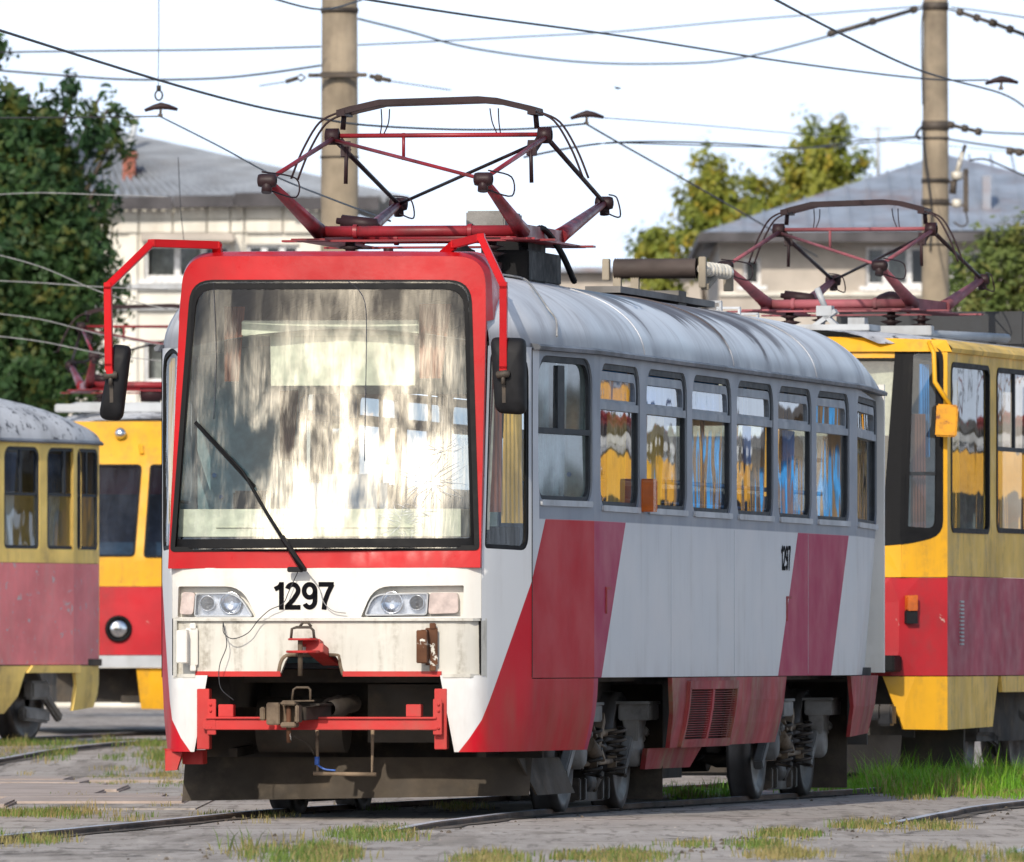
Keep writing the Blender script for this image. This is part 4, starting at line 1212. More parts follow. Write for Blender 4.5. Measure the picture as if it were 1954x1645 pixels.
q = MB(); q.box2((.35, 3.1, 3.10), (.62, 4.2, 3.28)); q.box2((.30, 3.3, 3.20), (.58, 3.9, 3.36)); q.lathe((.30, 2.6, 3.12), (0, 0, 1), [(0, .09), (.05, .09), (.06, .05), (.10, .05), (.11, .10), (.14, .10), (.16, .05), (.2, .05)], 14)
q.tube(spline([(.55, 3.3, 3.30), (.62, 3.5, 3.42), (.68, 3.8, 3.30), (.70, 4.2, 3.12)], 5), .02, 8); q.box2((-.2, 2.7, 3.10), (.3, 4.4, 3.16)); P(q, 'roof_switch_box', M['black'], bevel=.012)

# resistor bank on trestles
def rp(x, y, l): w, z = MF.w_front(x, y, l); return Vector((w, l, z))
_a, _b = rp(889, 436, 5.3), rp(963, 402, 5.3); q = MB(); q.box2((_a.x, 5.3, _a.z), (_b.x, 5.9, _b.z)); P(q, 'relay_box', M['gearbox'], bevel=.01)
Lr = 9.2
q = MB(); n = 34
def rp(x, y, l): w, z = MF.w_front(x, y, l); return Vector((w, l, z))
a, b = rp(1172, 513, Lr), rp(1332, 514, Lr)
prof = []
for k in range(n): prof += [((b.x - a.x) * k / n, .058), ((b.x - a.x) * (k + .5) / n, .068)]
q.lathe(a, (1, 0, 0), prof, 14); coil = P(q, 'resistor_coil', M['coil'])
q = MB()
for x, y0, y1 in ((1157, 494, 535), (1341, 490, 549)):
    p0, p1 = rp(x, y0, Lr), rp(x, y1, Lr); q = MB(); q.box((p0 + p1) / 2, (.045, .06, abs(p0.z - p1.z))); P(q, 'resistor_bracket', M['bracket_tan'], coil, bevel=.004)
for x in (1178, 1212): p0, p1 = rp(x, 528, Lr), rp(x, 545, Lr); q = MB(); q.box((p0 + p1) / 2, (.05, .05, abs(p0.z - p1.z) + .1)); P(q, 'resistor_foot', M['bracket_tan'], coil)
q = MB()
p0, p1 = rp(1390, 510, Lr + 1.2), rp(1390, 556, Lr + 1.2); q.box((p0 + p1) / 2, (.06, .05, abs(p0.z - p1.z))); P(q, 'resistor_bracket', M['bracket_tan'], coil, bevel=.004); q = MB(); q.bar(rp(1345, 548, Lr), rp(1362, 528, Lr + .5), .05, .04)
P(q, 'resistor_bracket', M['bracket_tan'], coil, bevel=.004)
q = MB(); a, b = rp(1338, 513, Lr), rp(1392, 520, Lr + 1.2); q.cyl(a, b, .03, 10)
for k in range(7): c = a.lerp(b, .12 + .12 * k); q.lathe(c, (b - a), [(-.02, .03), (-.015, .05), (.015, .05), (.02, .03)], 12)
P(q, 'insulator_shaft', M['porcelain'], coil)
q = MB(); q.box2((.28, 7.0, 3.135), (.50, 10.6, 3.175)); q.box2((.30, 9.3, 3.12), (.48, 9.6, 3.21)); P(q, 'roof_board', M['wood'])
q = MB(); q.box2((-.55, 7.0, 3.13), (-.33, 10.6, 3.17)); P(q, 'roof_board', M['wood'])
for k in range(3):
    q = MB(); l = 10.9 + .75 * k; c = Vector((.42, l, 3.13 - .02 * k))
    for s in (-1, 1): q.box(c + Vector((s * .07, 0, 0)), (.014, .05, .10)); q.box(c + Vector((0, 0, s * .05)), (.15, .05, .014))
    P(q, 'cable_clip', M['grey_paint'])
# slack cable lying over the front of the roof
q = MB(); pts = []
for px, py in ((948, 470), (962, 492), (1000, 520), (1018, 560), (1040, 590), (1056, 618), (1060, 648)):
    best = None
    for ia in range(60):
        for ib in range(41):
            p = roof_fn(ia / 400, ib / 80)
            w_ = p.x; Xp = MF.px(p.x, p.y); Yp = HY - (p.z - CAM_H) * F_PX / (MF.y - p.x * MF.s + p.y * MF.c)
            d = (Xp - px) ** 2 + (Yp - py) ** 2
            if best is None or d < best[0]: best = (d, p)
    pts.append(best[1] + Vector((.012, 0, .012)))
q.tube(spline(pts, 5), .006, 6); P(q, 'roof_cable', M['wire_pale'])
# ------------------------------------------------------------------ ground and tracks
def asphalt():
    t = NT('dusty_asphalt')
    co = t.co(); p = t.sep(co)
    big = t.noise(scale=.35, detail=5); mid = t.noise(scale=2.2, detail=6, rough=.65); fine = t.noise(scale=38, detail=4, rough=.7)
    c = t.mix(t.ramp(big, .3, .7), (.30, .265, .235), (.40, .36, .325))
    c = t.mix(t.math('MULTIPLY', t.ramp(mid, .50, .72), .5), c, (.17, .145, .12))
    c = t.mix(t.math('MULTIPLY', t.ramp(fine, .35, .75), .35), c, (.47, .43, .39))
    c = t.mix(t.math('MULTIPLY', t.ramp(t.noise(scale=1, detail=6, scl=(1.2, .35, 1)), .60, .68), .6), c, (.14, .115, .09))
    vo = t.n('ShaderNodeTexVoronoi'); vo.inputs['Scale'].default_value = 9; t.l(co, vo.inputs['Vector'])
    peb = t.math('MULTIPLY', t.ramp(vo.outputs['Distance'], .10, .06), t.ramp(t.noise(scale=5, detail=2), .58, .62))
    c = t.mix(peb, c, (.10, .08, .065))
    # long worn streaks and patches that read at this flat view
    s1 = t.noise(scale=1, detail=6, rough=.68, scl=(1.6, .10, 1)); s2 = t.noise(scale=1, detail=5, rough=.7, scl=(9, .5, 1)); s3 = t.noise(scale=1, detail=4, rough=.6, scl=(.5, .05, 1))
    c = t.mix(t.math('MULTIPLY', t.ramp(s1, .50, .63), .5), c, (.16, .135, .11))
    c = t.mix(t.math('MULTIPLY', t.ramp(s3, .50, .62), .45), c, (.44, .39, .34))
    c = t.mix(t.math('MULTIPLY', t.ramp(s2, .53, .63), .6), c, (.13, .11, .09))
    c = t.mix(t.math('MULTIPLY', t.ramp(s2, .42, .34), .45), c, (.50, .45, .40))
    vc = t.n('ShaderNodeTexVoronoi'); vc.feature = 'DISTANCE_TO_EDGE'; vc.inputs['Scale'].default_value = .33
    wrp = t.n('ShaderNodeVectorMath', operation='ADD'); t.l(co, wrp.inputs[0])
    nz = t.n('ShaderNodeTexNoise'); nz.inputs['Scale'].default_value = 1.3; nz.inputs['Detail'].default_value = 5; t.l(co, nz.inputs['Vector']); t.l(nz.outputs['Color'], wrp.inputs[1]); t.l(wrp.outputs[0], vc.inputs['Vector'])
    crack = t.ramp(vc.outputs['Distance'], .012, .004)
    c = t.mix(t.math('MULTIPLY', crack, .75), c, (.07, .058, .045))
    h = t.math('ADD', t.math('MULTIPLY', mid, .6), t.math('MULTIPLY', fine, .35))
    return t.done(t.bsdf(c, .92, 0, t.bump(h, .55, .03), .25))
M['asphalt'] = asphalt()
M['slab'] = paint('old_concrete_slab', (.40, .33, .29), rough=.92, var=.12, dirt=(.22, .18, .14), dirt_amt=.6, streak=False, bump=.4)
M['soil'] = paint('dark_soil', (.095, .078, .062), rough=.95, var=.35, dirt=(.15, .12, .09), dirt_amt=.6, streak=False, bump=.5)
M['rail'] = paint('rail_steel', (.50, .52, .56), rough=.5, var=.12, metal=.3, dirt=(.22, .15, .10), dirt_amt=.4, streak=False)
M['rail_web'] = paint('rail_rust', (.10, .062, .04), rough=.85, var=.3, streak=False)

xs = sorted(set([-400, -200, -100, -50, -25] + [x * .5 - 12 for x in range(49)] + [25, 50, 100, 200, 400]))
ys = sorted(set([-60, 0, 30] + [40 + 1.0 * k for k in range(112)] + [170, 200, 250, 320, 450, 700, 1200]))
q = MB(); nx = len(xs)
q.v = [(x, y, ground_z(x, y) - .10 + (.0 if y < 150 else 0)) for y in ys for x in xs]
q.f = [(j * nx + i, j * nx + i + 1, (j + 1) * nx + i + 1, (j + 1) * nx + i) for j in range(len(ys) - 1) for i in range(nx - 1)]
q.v = [(x, y, z + .10 - .012) for x, y, z in q.v]
q.mi = [0] * len(q.f); q.sm = [True] * len(q.f)
ground = q.build('ground', M['asphalt']); tag(ground, kind='structure')

def rail(pts, label, group, bury=False, zt=.0):
    pts = [Vector((p[0], p[1], ground_z(p[0], p[1]))) for p in pts]
    pts = spline(pts, 8)
    if bury:                                   # the near end sinks under earth and weeds
        d0 = pts[0].copy()
        for p_ in pts: p_.z -= .045 * max(0, 1 - (p_ - d0).length / 5.0)
    prof = [(-.034, -.05), (-.034, .014), (-.028, .022), (.028, .022), (.034, .014), (.034, -.05)]
    q = MB(); n = len(prof); vs = []
    for i, p in enumerate(pts):
        d = (pts[min(i + 1, len(pts) - 1)] - pts[max(i - 1, 0)]); d.z = 0; d.normalize(); x = Vector((d.y, -d.x, 0))
        for a, b in prof: vs.append(p + x * a + Vector((0, 0, b + zt)))
    fs = [(i * n + k, i * n + (k + 1) % n, (i + 1) * n + (k + 1) % n, (i + 1) * n + k) for i in range(len(pts) - 1) for k in range(n - 1)]
    q.add(vs, [tuple(reversed(f)) for f in fs], 0, False)
    q.mi = [1 if i % (n - 1) == 2 else 0 for i in range(len(fs))]
    o = q.build('tram_rail', [M['rail_web'], M['rail']])
    g = MB(); vs = []
    for i, p in enumerate(pts):
        d = (pts[min(i + 1, len(pts) - 1)] - pts[max(i - 1, 0)]); d.z = 0; d.normalize(); x = Vector((d.y, -d.x, 0)); j = .03 * math.sin(i * 1.7) + .025 * math.sin(i * 3.1 + 1)
        vs += [p + x * (-.11 - j) + Vector((0, 0, -.006)), p + x * (.12 - j * .7) + Vector((0, 0, -.006))]
    g.add(vs, [(2 * i, 2 * i + 1, 2 * i + 3, 2 * i + 2) for i in range(len(pts) - 1)]); g.build('groove', M['soil'], o)
    return tag(o, label, 'rail', group)
def track_main(off):
    pts = []
    for Y in (40, 50, 60, 67, 73, 78, 84, 90, 100, 115, 140):
        if Y <= 78:
            t = (78 - Y) / 11.0
            c, sl = -.58 - 1.13 * t + .06 * t * (t - 1), .11
        else:
            c, sl = -.58 + (Y - 78) * .178, .178
        pts.append((c + off, Y - off * .12))
    return pts
rail(track_main(-.775), 'left steel rail under the white and red tram, curving to lower left', 'rails of the front track')
rail([p_ for p_ in track_main(.775) if p_[1] > 66], 'right steel rail under the white and red tram, emerging by the weeds', 'rails of the front track', True)
rt = [(on_ground(x, y).x, on_ground(x, y).y) for x, y in ((1170, 1640), (1450, 1600), (1640, 1577), (1790, 1559), (1954, 1534))]
rt = [(rt[0][0] - 1.3, rt[0][1] - 12)] + rt + [(rt[-1][0] + 3.5, rt[-1][1] + 24)]
_f = lambda lo, dx, dy: [(v.x + dx, v.y + dy) for v in spline([Vector((x, y, 0)) for x, y in rt], 4) if v.y > lo]
rail(_f(70.5, 0, 0), 'steel rail crossing the asphalt at lower right, half grown over', 'rails at lower right', True)
rail(_f(60.3, 1.54, -.25), 'steel rail nearest the bottom right corner', 'rails at lower right', True)
lt = [(-4.6, 100), (-4.08, 106.0), (-3.67, 110.2), (-3.16, 115.4), (-2.4, 124), (-1.0, 140)]
rail(lt, 'steel rail in grass left of the white tram, near the slabs', 'rails at the left')
rail([(x - 1.54, y + .12) for x, y in lt], 'farther steel rail in grass under the pink tram', 'rails at the left')

# concrete slabs between the tracks on the left
pav = MB(); pav.box2((-6.2, 80.5, -.05), (-1.9, 97.5, -.004)); pav = tag(pav.build('pavement', M['asphalt']), kind='structure')
yy = 80.8
row = 0
while yy < 97:
    dy = 2.3 + .5 * math.sin(row * 2.1)
    x = -6.1 + (.5 if row % 2 else 0)
    while x < -2.0:
        wd = 1.35 + .25 * math.sin(x * 5 + row)
        q = MB(); z = ground_z(x + .6, yy + 1) + random.uniform(-.004, .006)
        r = random.uniform(-.01, .01)
        q.box((x + wd / 2, yy + dy / 2, z - .01), (wd - .06, dy - .09, .05), rot=(random.uniform(-.003, .003), random.uniform(-.004, .004), r))
        if x + wd < -1.75 - (97 - yy) * .005: q.build('slab', M['slab'], pav, bevel=.012)
        x += wd
    yy += dy; row += 1
# ------------------------------------------------------------------ yellow and red tram behind on the right
YT = R(13.5)
YF = Frame(1.80, 93.6, YT)
ytram = empty('tram', (YF.x, YF.y, 0), -YT)
tag(ytram, 'yellow and red tram with a square yellow mirror, parked behind the white tram', 'tram')
def PY(mb, name, mat, parent=ytram, **kw): return mb.build(name, mat, parent, **kw)
YO = [(0, -.02), (.5, .0), (.80, .02), (.92, .06), (1.21, .26), (1.21, 14.0)]
YS = [0.0]
for _a, _b in zip(YO, YO[1:]): YS.append(YS[-1] + math.dist(_a, _b))
def y_fn(side):
    def fn(u, z, d):
        s = min(max(u, 0), YS[-1] - 1e-5)
        for i in range(len(YS) - 1):
            if s <= YS[i + 1]: break
        t = (s - YS[i]) / (YS[i + 1] - YS[i]); a, b = YO[i], YO[i + 1]
        dx = Vector((b[0] - a[0], b[1] - a[1])).normalized()
        w, l = a[0] + (b[0] - a[0]) * t - dx.y * d, a[1] + (b[1] - a[1]) * t + dx.x * d
        k = 1 - min(1, max(0, (s - YS[3]) / (YS[4] - YS[3])))
        if z > 1.55: l += .10 * (z - 1.55) * k
        return Vector((side * w, l, z))
    return fn
def yu(px):
    a, b = 0.0, YS[-1]
    for _ in range(50):
        m = (a + b) / 2; p = y_fn(1)(m, 1.2, 0)
        if YF.px(p.x, p.y) < px: a = m
        else: b = m
    return a
def yz(px, py):
    p = y_fn(1)(yu(px), 1.2, 0); return YF.zz(py, p.x, p.y)
yf = y_fn(1)
U3, U4 = YS[3], YS[4]
cw = rpoly([(max(YS[3] + .012, yu(1700)), yz(1750, 1014)), (yu(1794), yz(1750, 1018)), (yu(1794), yz(1750, 664)), (max(YS[3] + .03, yu(1722)), yz(1750, 664))], [.05, .10, .10, .06], 5)
cw_ = inset(cw, .02)
fwin = [(.05, 1.70), (U3 - .12, 1.70), (U3 - .02, 2.99), (.05, 2.99)]
sw = [rrect(yu(1814), yz(1850, 1018), yu(1888), yz(1850, 694), .09)] + [rrect(yu(1901) + k * 1.9, yz(1930, 1018), yu(1901) + k * 1.9 + 1.65, yz(1930, 704), .09) for k in range(5)]
zmid, zlow, ztp = yz(1850, 1100), yz(1850, 1289), 3.03
for side in (1, -1):
    fn = y_fn(side)
    q = MB()
    q.plate([(0, 1.46), (U3, 1.46), (U3, ztp), (0, ztp)], [fwin], fn, .04, step=.2, mi=0)
    q.plate([(U3, 1.46), (U4, 1.46), (U4, ztp), (U3, ztp)], [cw], fn, .04, mi=0)
    q.plate([(0, zlow), (U4, zlow), (U4, 1.456), (0, 1.456)], [], fn, .04, step=.2, mi=1)
    PY(q, 'cab_front', [M['yellow'], M['tram_red']])
    q = MB()
    q.plate([(U4, zmid), (YS[-1], zmid), (YS[-1], ztp), (U4, ztp)], sw, fn, .04, mi=0)
    q.plate([(U4, zlow), (YS[-1], zlow), (YS[-1], zmid - .004), (U4, zmid - .004)], [], fn, .04, mi=1)
    PY(q, 'side_wall', [M['ochre'], M['maroon']])
    for i, lp in enumerate([fwin, cw] + sw):
        q = MB(); q.plate(lp, [inset(lp, .035)], lambda u, v, d: fn(u, v, d - .006), .03, step=.3)
        fr = PY(q, 'window', M['black'])
        q = MB(); q.plate(inset(lp, .02), [], lambda u, v, d: fn(u, v, d + .015), 0, step=.3); PY(q, 'pane', M['glass_side'], fr)
        us = [p[0] for p in lp]; zs = [p[1] for p in lp]
        if i == 1:
            q = MB(); q.plate(rrect(min(us) + .02, 2.17, max(us) - .02, 2.195, .004, 1), [], lambda u, v, d: fn(u, v, d + .01), .02); PY(q, 'glazing_bar', M['rubber'], fr)
        if i > 2:
            q = MB(); zt_ = yz(1930, 858); q.plate(rrect(min(us) + .02, zt_ - .015, max(us) - .02, zt_ + .015, .004, 1), [], lambda u, v, d: fn(u, v, d + .0), .02)
            q.plate(rrect((min(us) + max(us)) / 2 - .02 - .15, zt_ + .016, (min(us) + max(us)) / 2 + .02 - .15, max(zs) - .02, .004, 1), [], lambda u, v, d: fn(u, v, d + .001), .02); PY(q, 'glazing_bar', M['rubber'], fr)
    # black slanted pillar, visor, skirts
    q = MB(); q.plate(rpoly([(yu(1680), yz(1750, 1042)), (yu(1745), yz(1750, 1036)), (yu(1799), yz(1750, 1020)), (yu(1799), yz(1750, 661)), (yu(1700), yz(1750, 661))], [0, .1, .10, .10, 0], 4), [cw_], lambda u, v, d: fn(u, v, d - .005), .012, step=.07); PY(q, 'pillar_trim', M['black'])
    q = MB(); q.plate([(0, ztp + .004), (U4 + .02, ztp + .004), (U4 + .02, 3.115), (0, 3.15)], [], lambda u, v, d: fn(u, v, d - .03 + (v - 3.03) * .5), .05, step=.2); PY(q, 'visor', M['yellow'])
    q = MB(); q.plate([(.95, .40), (U4, .395), (U4, zlow - .006), (.80, zlow - .006)], [], fn, .03, step=.2); PY(q, 'skirt_panel', M['yellow'])
    q = MB(); ue = yu(1905); q.plate([(U4 + .006, .395), (ue - .2, .41), (ue, zlow - .006), (U4 + .006, zlow - .006)], [], fn, .03, step=.4); PY(q, 'skirt_panel', M['ochre'])
    q = MB(); q.plate([(ue + .15, zlow - .12), (ue + 3, zlow - .12), (ue + 3, zlow - .006), (ue + .10, zlow - .006)], [], fn, .03); PY(q, 'skirt_panel', M['ochre'])
    q = MB()
    vs = [fn(u, z, d) for u in (U4 + .02, 4, 8, YS[-1]) for d, z in ((-.02, 3.03), (-.03, 3.06), (0, 3.09), (.12, 3.13), (.12, 3.02))]; n = 5
    q.add(vs, [(i * n + k, i * n + (k + 1) % n, (i + 1) * n + (k + 1) % n, (i + 1) * n + k) for i in range(3) for k in range(n)])
    PY(q, 'roof_edge', M['ochre'])
q = MB(); q.grid(lambda a, b: Vector(((b * 2 - 1) * (1.20 - .45 * max(0, 1 - a * 14 / .5) ** 2), .12 + 13.8 * a, 3.09 + .10 * (1 - (b * 2 - 1) ** 4))), 60, 12); PY(q, 'roof', M['silver_roof'])
q = MB(); q.box2((-1.18, .5, .80), (1.18, 13.9, .86)); PY(q, 'floor', M['rubber'])
q = MB(); q.box2((-1.0, 2.4, .3), (.98, 13.9, .80)); q.box2((-1.0, .6, .34), (.9, .64, .8)); q.box2((-1.05, 1.6, .06), (1.05, 1.66, .8)); PY(q, 'underframe', M['under'])
q = MB(); q.plate([(-1.15, .86), (1.15, .86), (1.15, 3.0), (-1.15, 3.0)], [rrect(-.2, 1.2, .5, 2.7, .05)], lambda w, z, d: Vector((w, 2.0 + d, z)), .03); PY(q, 'cab_bulkhead', M['interior'])
q = MB(); q.box2((-.8, .30, 2.45), (.86, .32, 2.98)); PY(q, 'sun_blind', M['cream'])  # cream sheet added to stand for a cream reflection in the pane
q = MB(); q.box2((-.9, .35, 1.0), (.9, .8, 1.66)); PY(q, 'dashboard', M['navy'], bevel=.02)
a, b = yf(U4 - .12, 2, .12), yf(U3 + .12, 2, .12)
PY(pleat((b.x, b.y), (a.x, a.y), 1.7, 2.6, .03, 5), 'curtain', M['curtain'])
PY(pleat((b.x + .05, b.y + .06), (a.x, a.y + .1), 2.3, 2.95, .02, 4), 'curtain', M['curtain_blue'])
for k, u in enumerate((1.7, 3.1, 4.6)):
    a, b = yf(u, 2, .12), yf(u + .5, 2, .12); PY(pleat((a.x, a.y), (b.x, b.y), 1.75, 2.85, .03, 5), 'curtain', M['curtain_gold' if k == 0 else 'curtain'])
q = MB(); q.tube([yf(U4 - .18, 3.10, -.05), yf(U4 - .16, 3.02, -.10), yf(U4 - .15, 2.82, -.10), yf(U4 - .04, 2.66, -.13)], .017, 8)
mr = PY(q, 'mirror', M['yellow'])
p = yf(U4 - .07, 2.55, -.14); q = MB(); q.box(p, (.15, .03, .225), rot=(0, .05, .25)); PY(q, 'mirror_head', M['yellow_rust'], mr, bevel=.01)
q = MB(); q.plate(rrect(yu(1727), yz(1736, 1165), yu(1746), yz(1736, 1136), .01, 2), [], lambda u, v, d: yf(u, v, d - .05), .05); PY(q, 'marker_lamp', M['amber'], bevel=.008)
q = MB(); q.plate(rrect(yu(1726), yz(1736, 1190), yu(1747), yz(1736, 1166), .005, 2), [], lambda u, v, d: yf(u, v, d - .04), .04); PY(q, 'lamp_bracket', M['mirror_black'], bevel=.006)
for k in range(12):
    z = yz(1833, 1150) - k * .027
    q = MB(); q.plate(rrect(yu(1831) , z, yu(1837), z + .013, .002, 1), [], lambda u, v, d: yf(u, v, d - .012), .012); PY(q, 'hinge_pin', M['grey_paint'])
q = MB(); q.box2((.62, -.22, .80), (.93, .05, .915)); bk = PY(q, 'buffer_block', M['black'], bevel=.01)
q = MB(); q.box2((.56, -.22, .80), (.615, -.1, .915)); PY(q, 'buffer_end', M['red_beam'], bk, bevel=.005)
q = MB(); q.bar((.15, .4, .56), (.15, -.6, .56), .1, .09); q.box((.72, -.1, .52), (.22, .2, .11)); q.box((.86, -.12, .50), (.10, .16, .15)); PY(q, 'coupler', M['steel'], bevel=.015)
q = MB(); q.grid(lambda i, j: Vector((-.9 + 1.85 * i, -.25 + .1 * j + .7 * max(0, i - .85), .10 + .26 * j)), 14, 3); PY(q, 'plow_plate', M['dusty'])
for l in (2.6, 4.5, 10, 11.9):
    for s in (1, -1):
        q = MB(); q.lathe((s * .79, l, .35), (1, 0, 0), [(-x * s, r) for x, r in wheel_mesh()], 28); PY(q, 'wheel', M['steel'])
    q = MB(); q.box((.95, l, .5), (.12, .5, .3)); q.bar((.95, l - .6, .5), (.95, l + .6, .3), .06, .09); q.cyl((.9, l + .5, .6), (.95, l + .7, .2), .04, 8); PY(q, 'suspension', M['under'], bevel=.02)
pantograph(ytram, .05, 2.64, 3.42, M['panto_faded'], M['panto_dark'], k_=.88)
q = MB(); q.box2((-.55, 4.75, 3.17), (.86, 9.5, 3.43)); ybox = PY(q, 'roof_box', M['dark_mesh'], bevel=.02)
q = MB(); q.plate([(4.78, 3.2), (9.4, 3.2), (9.4, 3.425), (4.9, 3.425)], [], lambda u, z, d: Vector((.865 - (z - 3.2) * .05 - d, u, z)), .01); PY(q, 'box_side', M['grey_paint'], ybox)
for (a, b) in (((.35, 1.3, 3.21), (1.0, 3.4, 3.20)),): 
    q = MB(); q.cyl(a, b, .032, 12); q.box(Vector(a) + Vector((0, 0, .02)), (.12, .12, .14)); PY(q, 'roof_pipe', M['grey_paint'])
q = MB(); q.bar((.05, .9, 3.18), (.28, .9, 3.34), .09, .03); q.bar((.34, .9, 3.18), (.17, .9, 3.34), .09, .03); q.box((.2, .9, 3.34), (.11, .1, .07)); q.cyl((.2, .9, 3.36), (.14, .9, 3.50), .022, 8); PY(q, 'roof_trestle', M['grey_paint'])
q = MB(); q.box2((-.8, .5, 3.19), (.6, .9, 3.235)); q.box2((-.9, 1.2, 3.17), (.9, 1.3, 3.24)); PY(q, 'roof_board', M['grey_paint'], bevel=.005)
q = MB(); q.lathe((.40, 2.2, 3.40), (0, 0, 1), [(0, .001), (.01, .12), (.05, .14), (.09, .08), (.11, .02)], 14); PY(q, 'roof_horn', M['panto_dark'])

# ------------------------------------------------------------------ pink and yellow tram, tail end, far left
LT = R(24)
LF = Frame(-4.679, 117.47, LT, .165)
ltram = empty('tram', (LF.x, LF.y, .165), -LT)
tag(ltram, 'faded pink and pale yellow tram with peeling silver roof, beside the dark tree', 'tram')
def PL(mb, name, mat, parent=ltram, **kw): return mb.build(name, mat, parent, **kw)
LO = [(1.2, -9.0), (1.2, -.55), (1.13, .10), (1.05, .28), (.85, .42), (0, .50)]
LS = [0.0]
for _a, _b in zip(LO, LO[1:]): LS.append(LS[-1] + math.dist(_a, _b))
def l_fn(side=1):
    def fn(u, z, d):
        s = min(max(u, 0), LS[-1] - 1e-5)
        for i in range(len(LS) - 1):
            if s <= LS[i + 1]: break
        t = (s - LS[i]) / (LS[i + 1] - LS[i]); a, b = LO[i], LO[i + 1]
        dx = Vector((b[0] - a[0], b[1] - a[1])).normalized()
        w = a[0] + (b[0] - a[0]) * t - dx.y * d; l = a[1] + (b[1] - a[1]) * t + dx.x * d
        if z < .67: w -= ((.67 - z) / .44) ** 2 * .05
        return Vector((side * w, l, z))
    return fn
def lu(px):
    a, b = 0.0, LS[3]
    for _ in range(50):
        m = (a + b) / 2; p = l_fn()(m, 1, 0)
        if LF.px(p.x, p.y) < px: a = m
        else: b = m
    return a
lf = l_fn()
cor = LS[1]
pitch = lu(90) - lu(8)
wl = [rrect(lu(8) - pitch * k, 1.67, lu(75) - pitch * k, 2.55, (.05, .05, .10, .10)) for k in range(1, 5)][::-1] + [rrect(lu(8), 1.67, lu(75), 2.55, (.05, .05, .10, .10)), rrect(lu(90), 1.67, lu(155), 2.55, (.05, .05, .10, .10))]
wc = rrect(cor + .09, 1.67, LS[2] - .02, 2.55, (.04, .04, .08, .08))
for side in (1, -1):
    fn = l_fn(side)
    q = MB()
    q.plate([(0, 1.552), (cor, 1.552), (cor, 2.60), (0, 2.60)], wl, fn, .04, mi=0); q.plate([(cor, 1.552), (LS[2], 1.552), (LS[2], 2.60), (cor, 2.60)], [wc], fn, .04, mi=0)
    q.plate([(LS[2], .67), (LS[-1], .67), (LS[-1], 2.60), (LS[2], 2.60)], [], fn, .04, step=.12, mi=0)
    q.plate([(0, .67), (cor, .67), (cor, 1.548), (0, 1.548)], [], fn, .04, mi=1); q.plate([(cor, .67), (LS[2], .67), (LS[2], 1.548), (cor, 1.548)], [], fn, .04, mi=1)
    PL(q, 'side_wall', [M['pale_yellow'], M['pink']])
    for lp in wl + [wc]:
        us = [p[0] for p in lp]; zs = [p[1] for p in lp]
        q = MB(); q.plate(lp, [inset(lp, .03)], lambda u, v, d: fn(u, v, d + .004), .02); fr = PL(q, 'window', M['rubber'])
        for (a, b, c, d_) in ((min(us), max(us), 1.67, 2.14), (min(us), (min(us) + max(us)) / 2, 2.14, 2.55), ((min(us) + max(us)) / 2, max(us), 2.14, 2.55)):
            e = random.uniform(-.006, .006); q = MB()
            q.add([fn(a + .02, c + .02, .02), fn(b - .01, c + .02, .02 + e), fn(b - .01, d_ - .01, .02 + e), fn(a + .02, d_ - .01, .02)], [(0, 1, 2, 3)]); PL(q, 'pane', M['glass_blue'] if c > 2 else M['glass_side'], fr)
        q = MB(); q.plate([(min(us), 2.13), (max(us), 2.13), (max(us), 2.155), (min(us), 2.155)], [], lambda u, v, d: fn(u, v, d + .008), .02); um = (min(us) + max(us)) / 2
        q.plate([(um - .02, 2.156), (um + .02, 2.156), (um + .02, 2.54), (um - .02, 2.54)], [], lambda u, v, d: fn(u, v, d + .009), .02); PL(q, 'glazing_bar', M['rubber'], fr)
    # skirts with the wheel arch cut out
    a0, a1, a2, a3 = lu(38) - .1, lu(60), lu(120), lu(142)
    q = MB(); q.plate([(0, .25), (a0 - .12, .25), (a0 + .1, .40), (a1 - .12, .60), (a1, .66), (0, .66)], [], fn, .03, step=.2); PL(q, 'skirt_panel', M['pale_yellow'])
    q = MB(); q.plate([(a1 - .1, .60), (lu(150), .60), (lu(150), .664), (a1, .664)], [], lambda u, v, d: fn(u, v, d - .02), .03); PL(q, 'arch_edge', M['pale_yellow'])
    q = MB(); q.plate([(lu(140) + .1, .27), (lu(178) + .1, .30), (lu(193), .50), (LS[2] + .05, .66), (lu(142), .66), (lu(148), .5)], [], fn, .03, step=.15); PL(q, 'skirt_panel', M['pale_yellow'])
    q = MB(); us = [0, 3, 6, cor, LS[2], LS[2] + .12, LS[3], LS[4], LS[-1]]; pr = [(-.03, 2.585), (-.04, 2.60), (-.02, 2.62), (.02, 2.62), (.02, 2.585)]
    q.add([fn(u, z, d) for u in us for d, z in pr], [(i * 5 + k, i * 5 + (k + 1) % 5, (i + 1) * 5 + (k + 1) % 5, (i + 1) * 5 + k) for i in range(len(us) - 1) for k in range(5)]); PL(q, 'gutter', M['gutter'])
def lroof(a, b):
    l = -9 + 9.48 * a
    hw = 1.22
    if l > -.55: hw = 1.22 - .09 * (l + .55) / .65 if l < .1 else 1.13 - .5 * ((l - .1) / .38) ** 2
    k = 1.0
    if l > -2.2: t = (l + 2.2) / 2.72; k = math.sqrt(max(0, 1 - t ** 2))
    th = math.pi * b; c, s = math.cos(th), math.sin(th)
    return Vector((hw * math.copysign(abs(c) ** .7, c), l, 2.60 + (.46 * k + .01) * abs(s) ** .95))
q = MB(); q.grid(lambda a, b: lroof(1 - (1 - a) ** 1.4, 1 - b), 70, 32); PL(q, 'roof', M['silver_roof'])
q = MB(); q.box2((-.3, -4.2, 3.05), (.7, -2.3, 3.11)); q.box2((.1, -2.9, 3.05), (.6, -2.0, 3.13)); PL(q, 'roof_hatch', M['grey_paint'], bevel=.01)
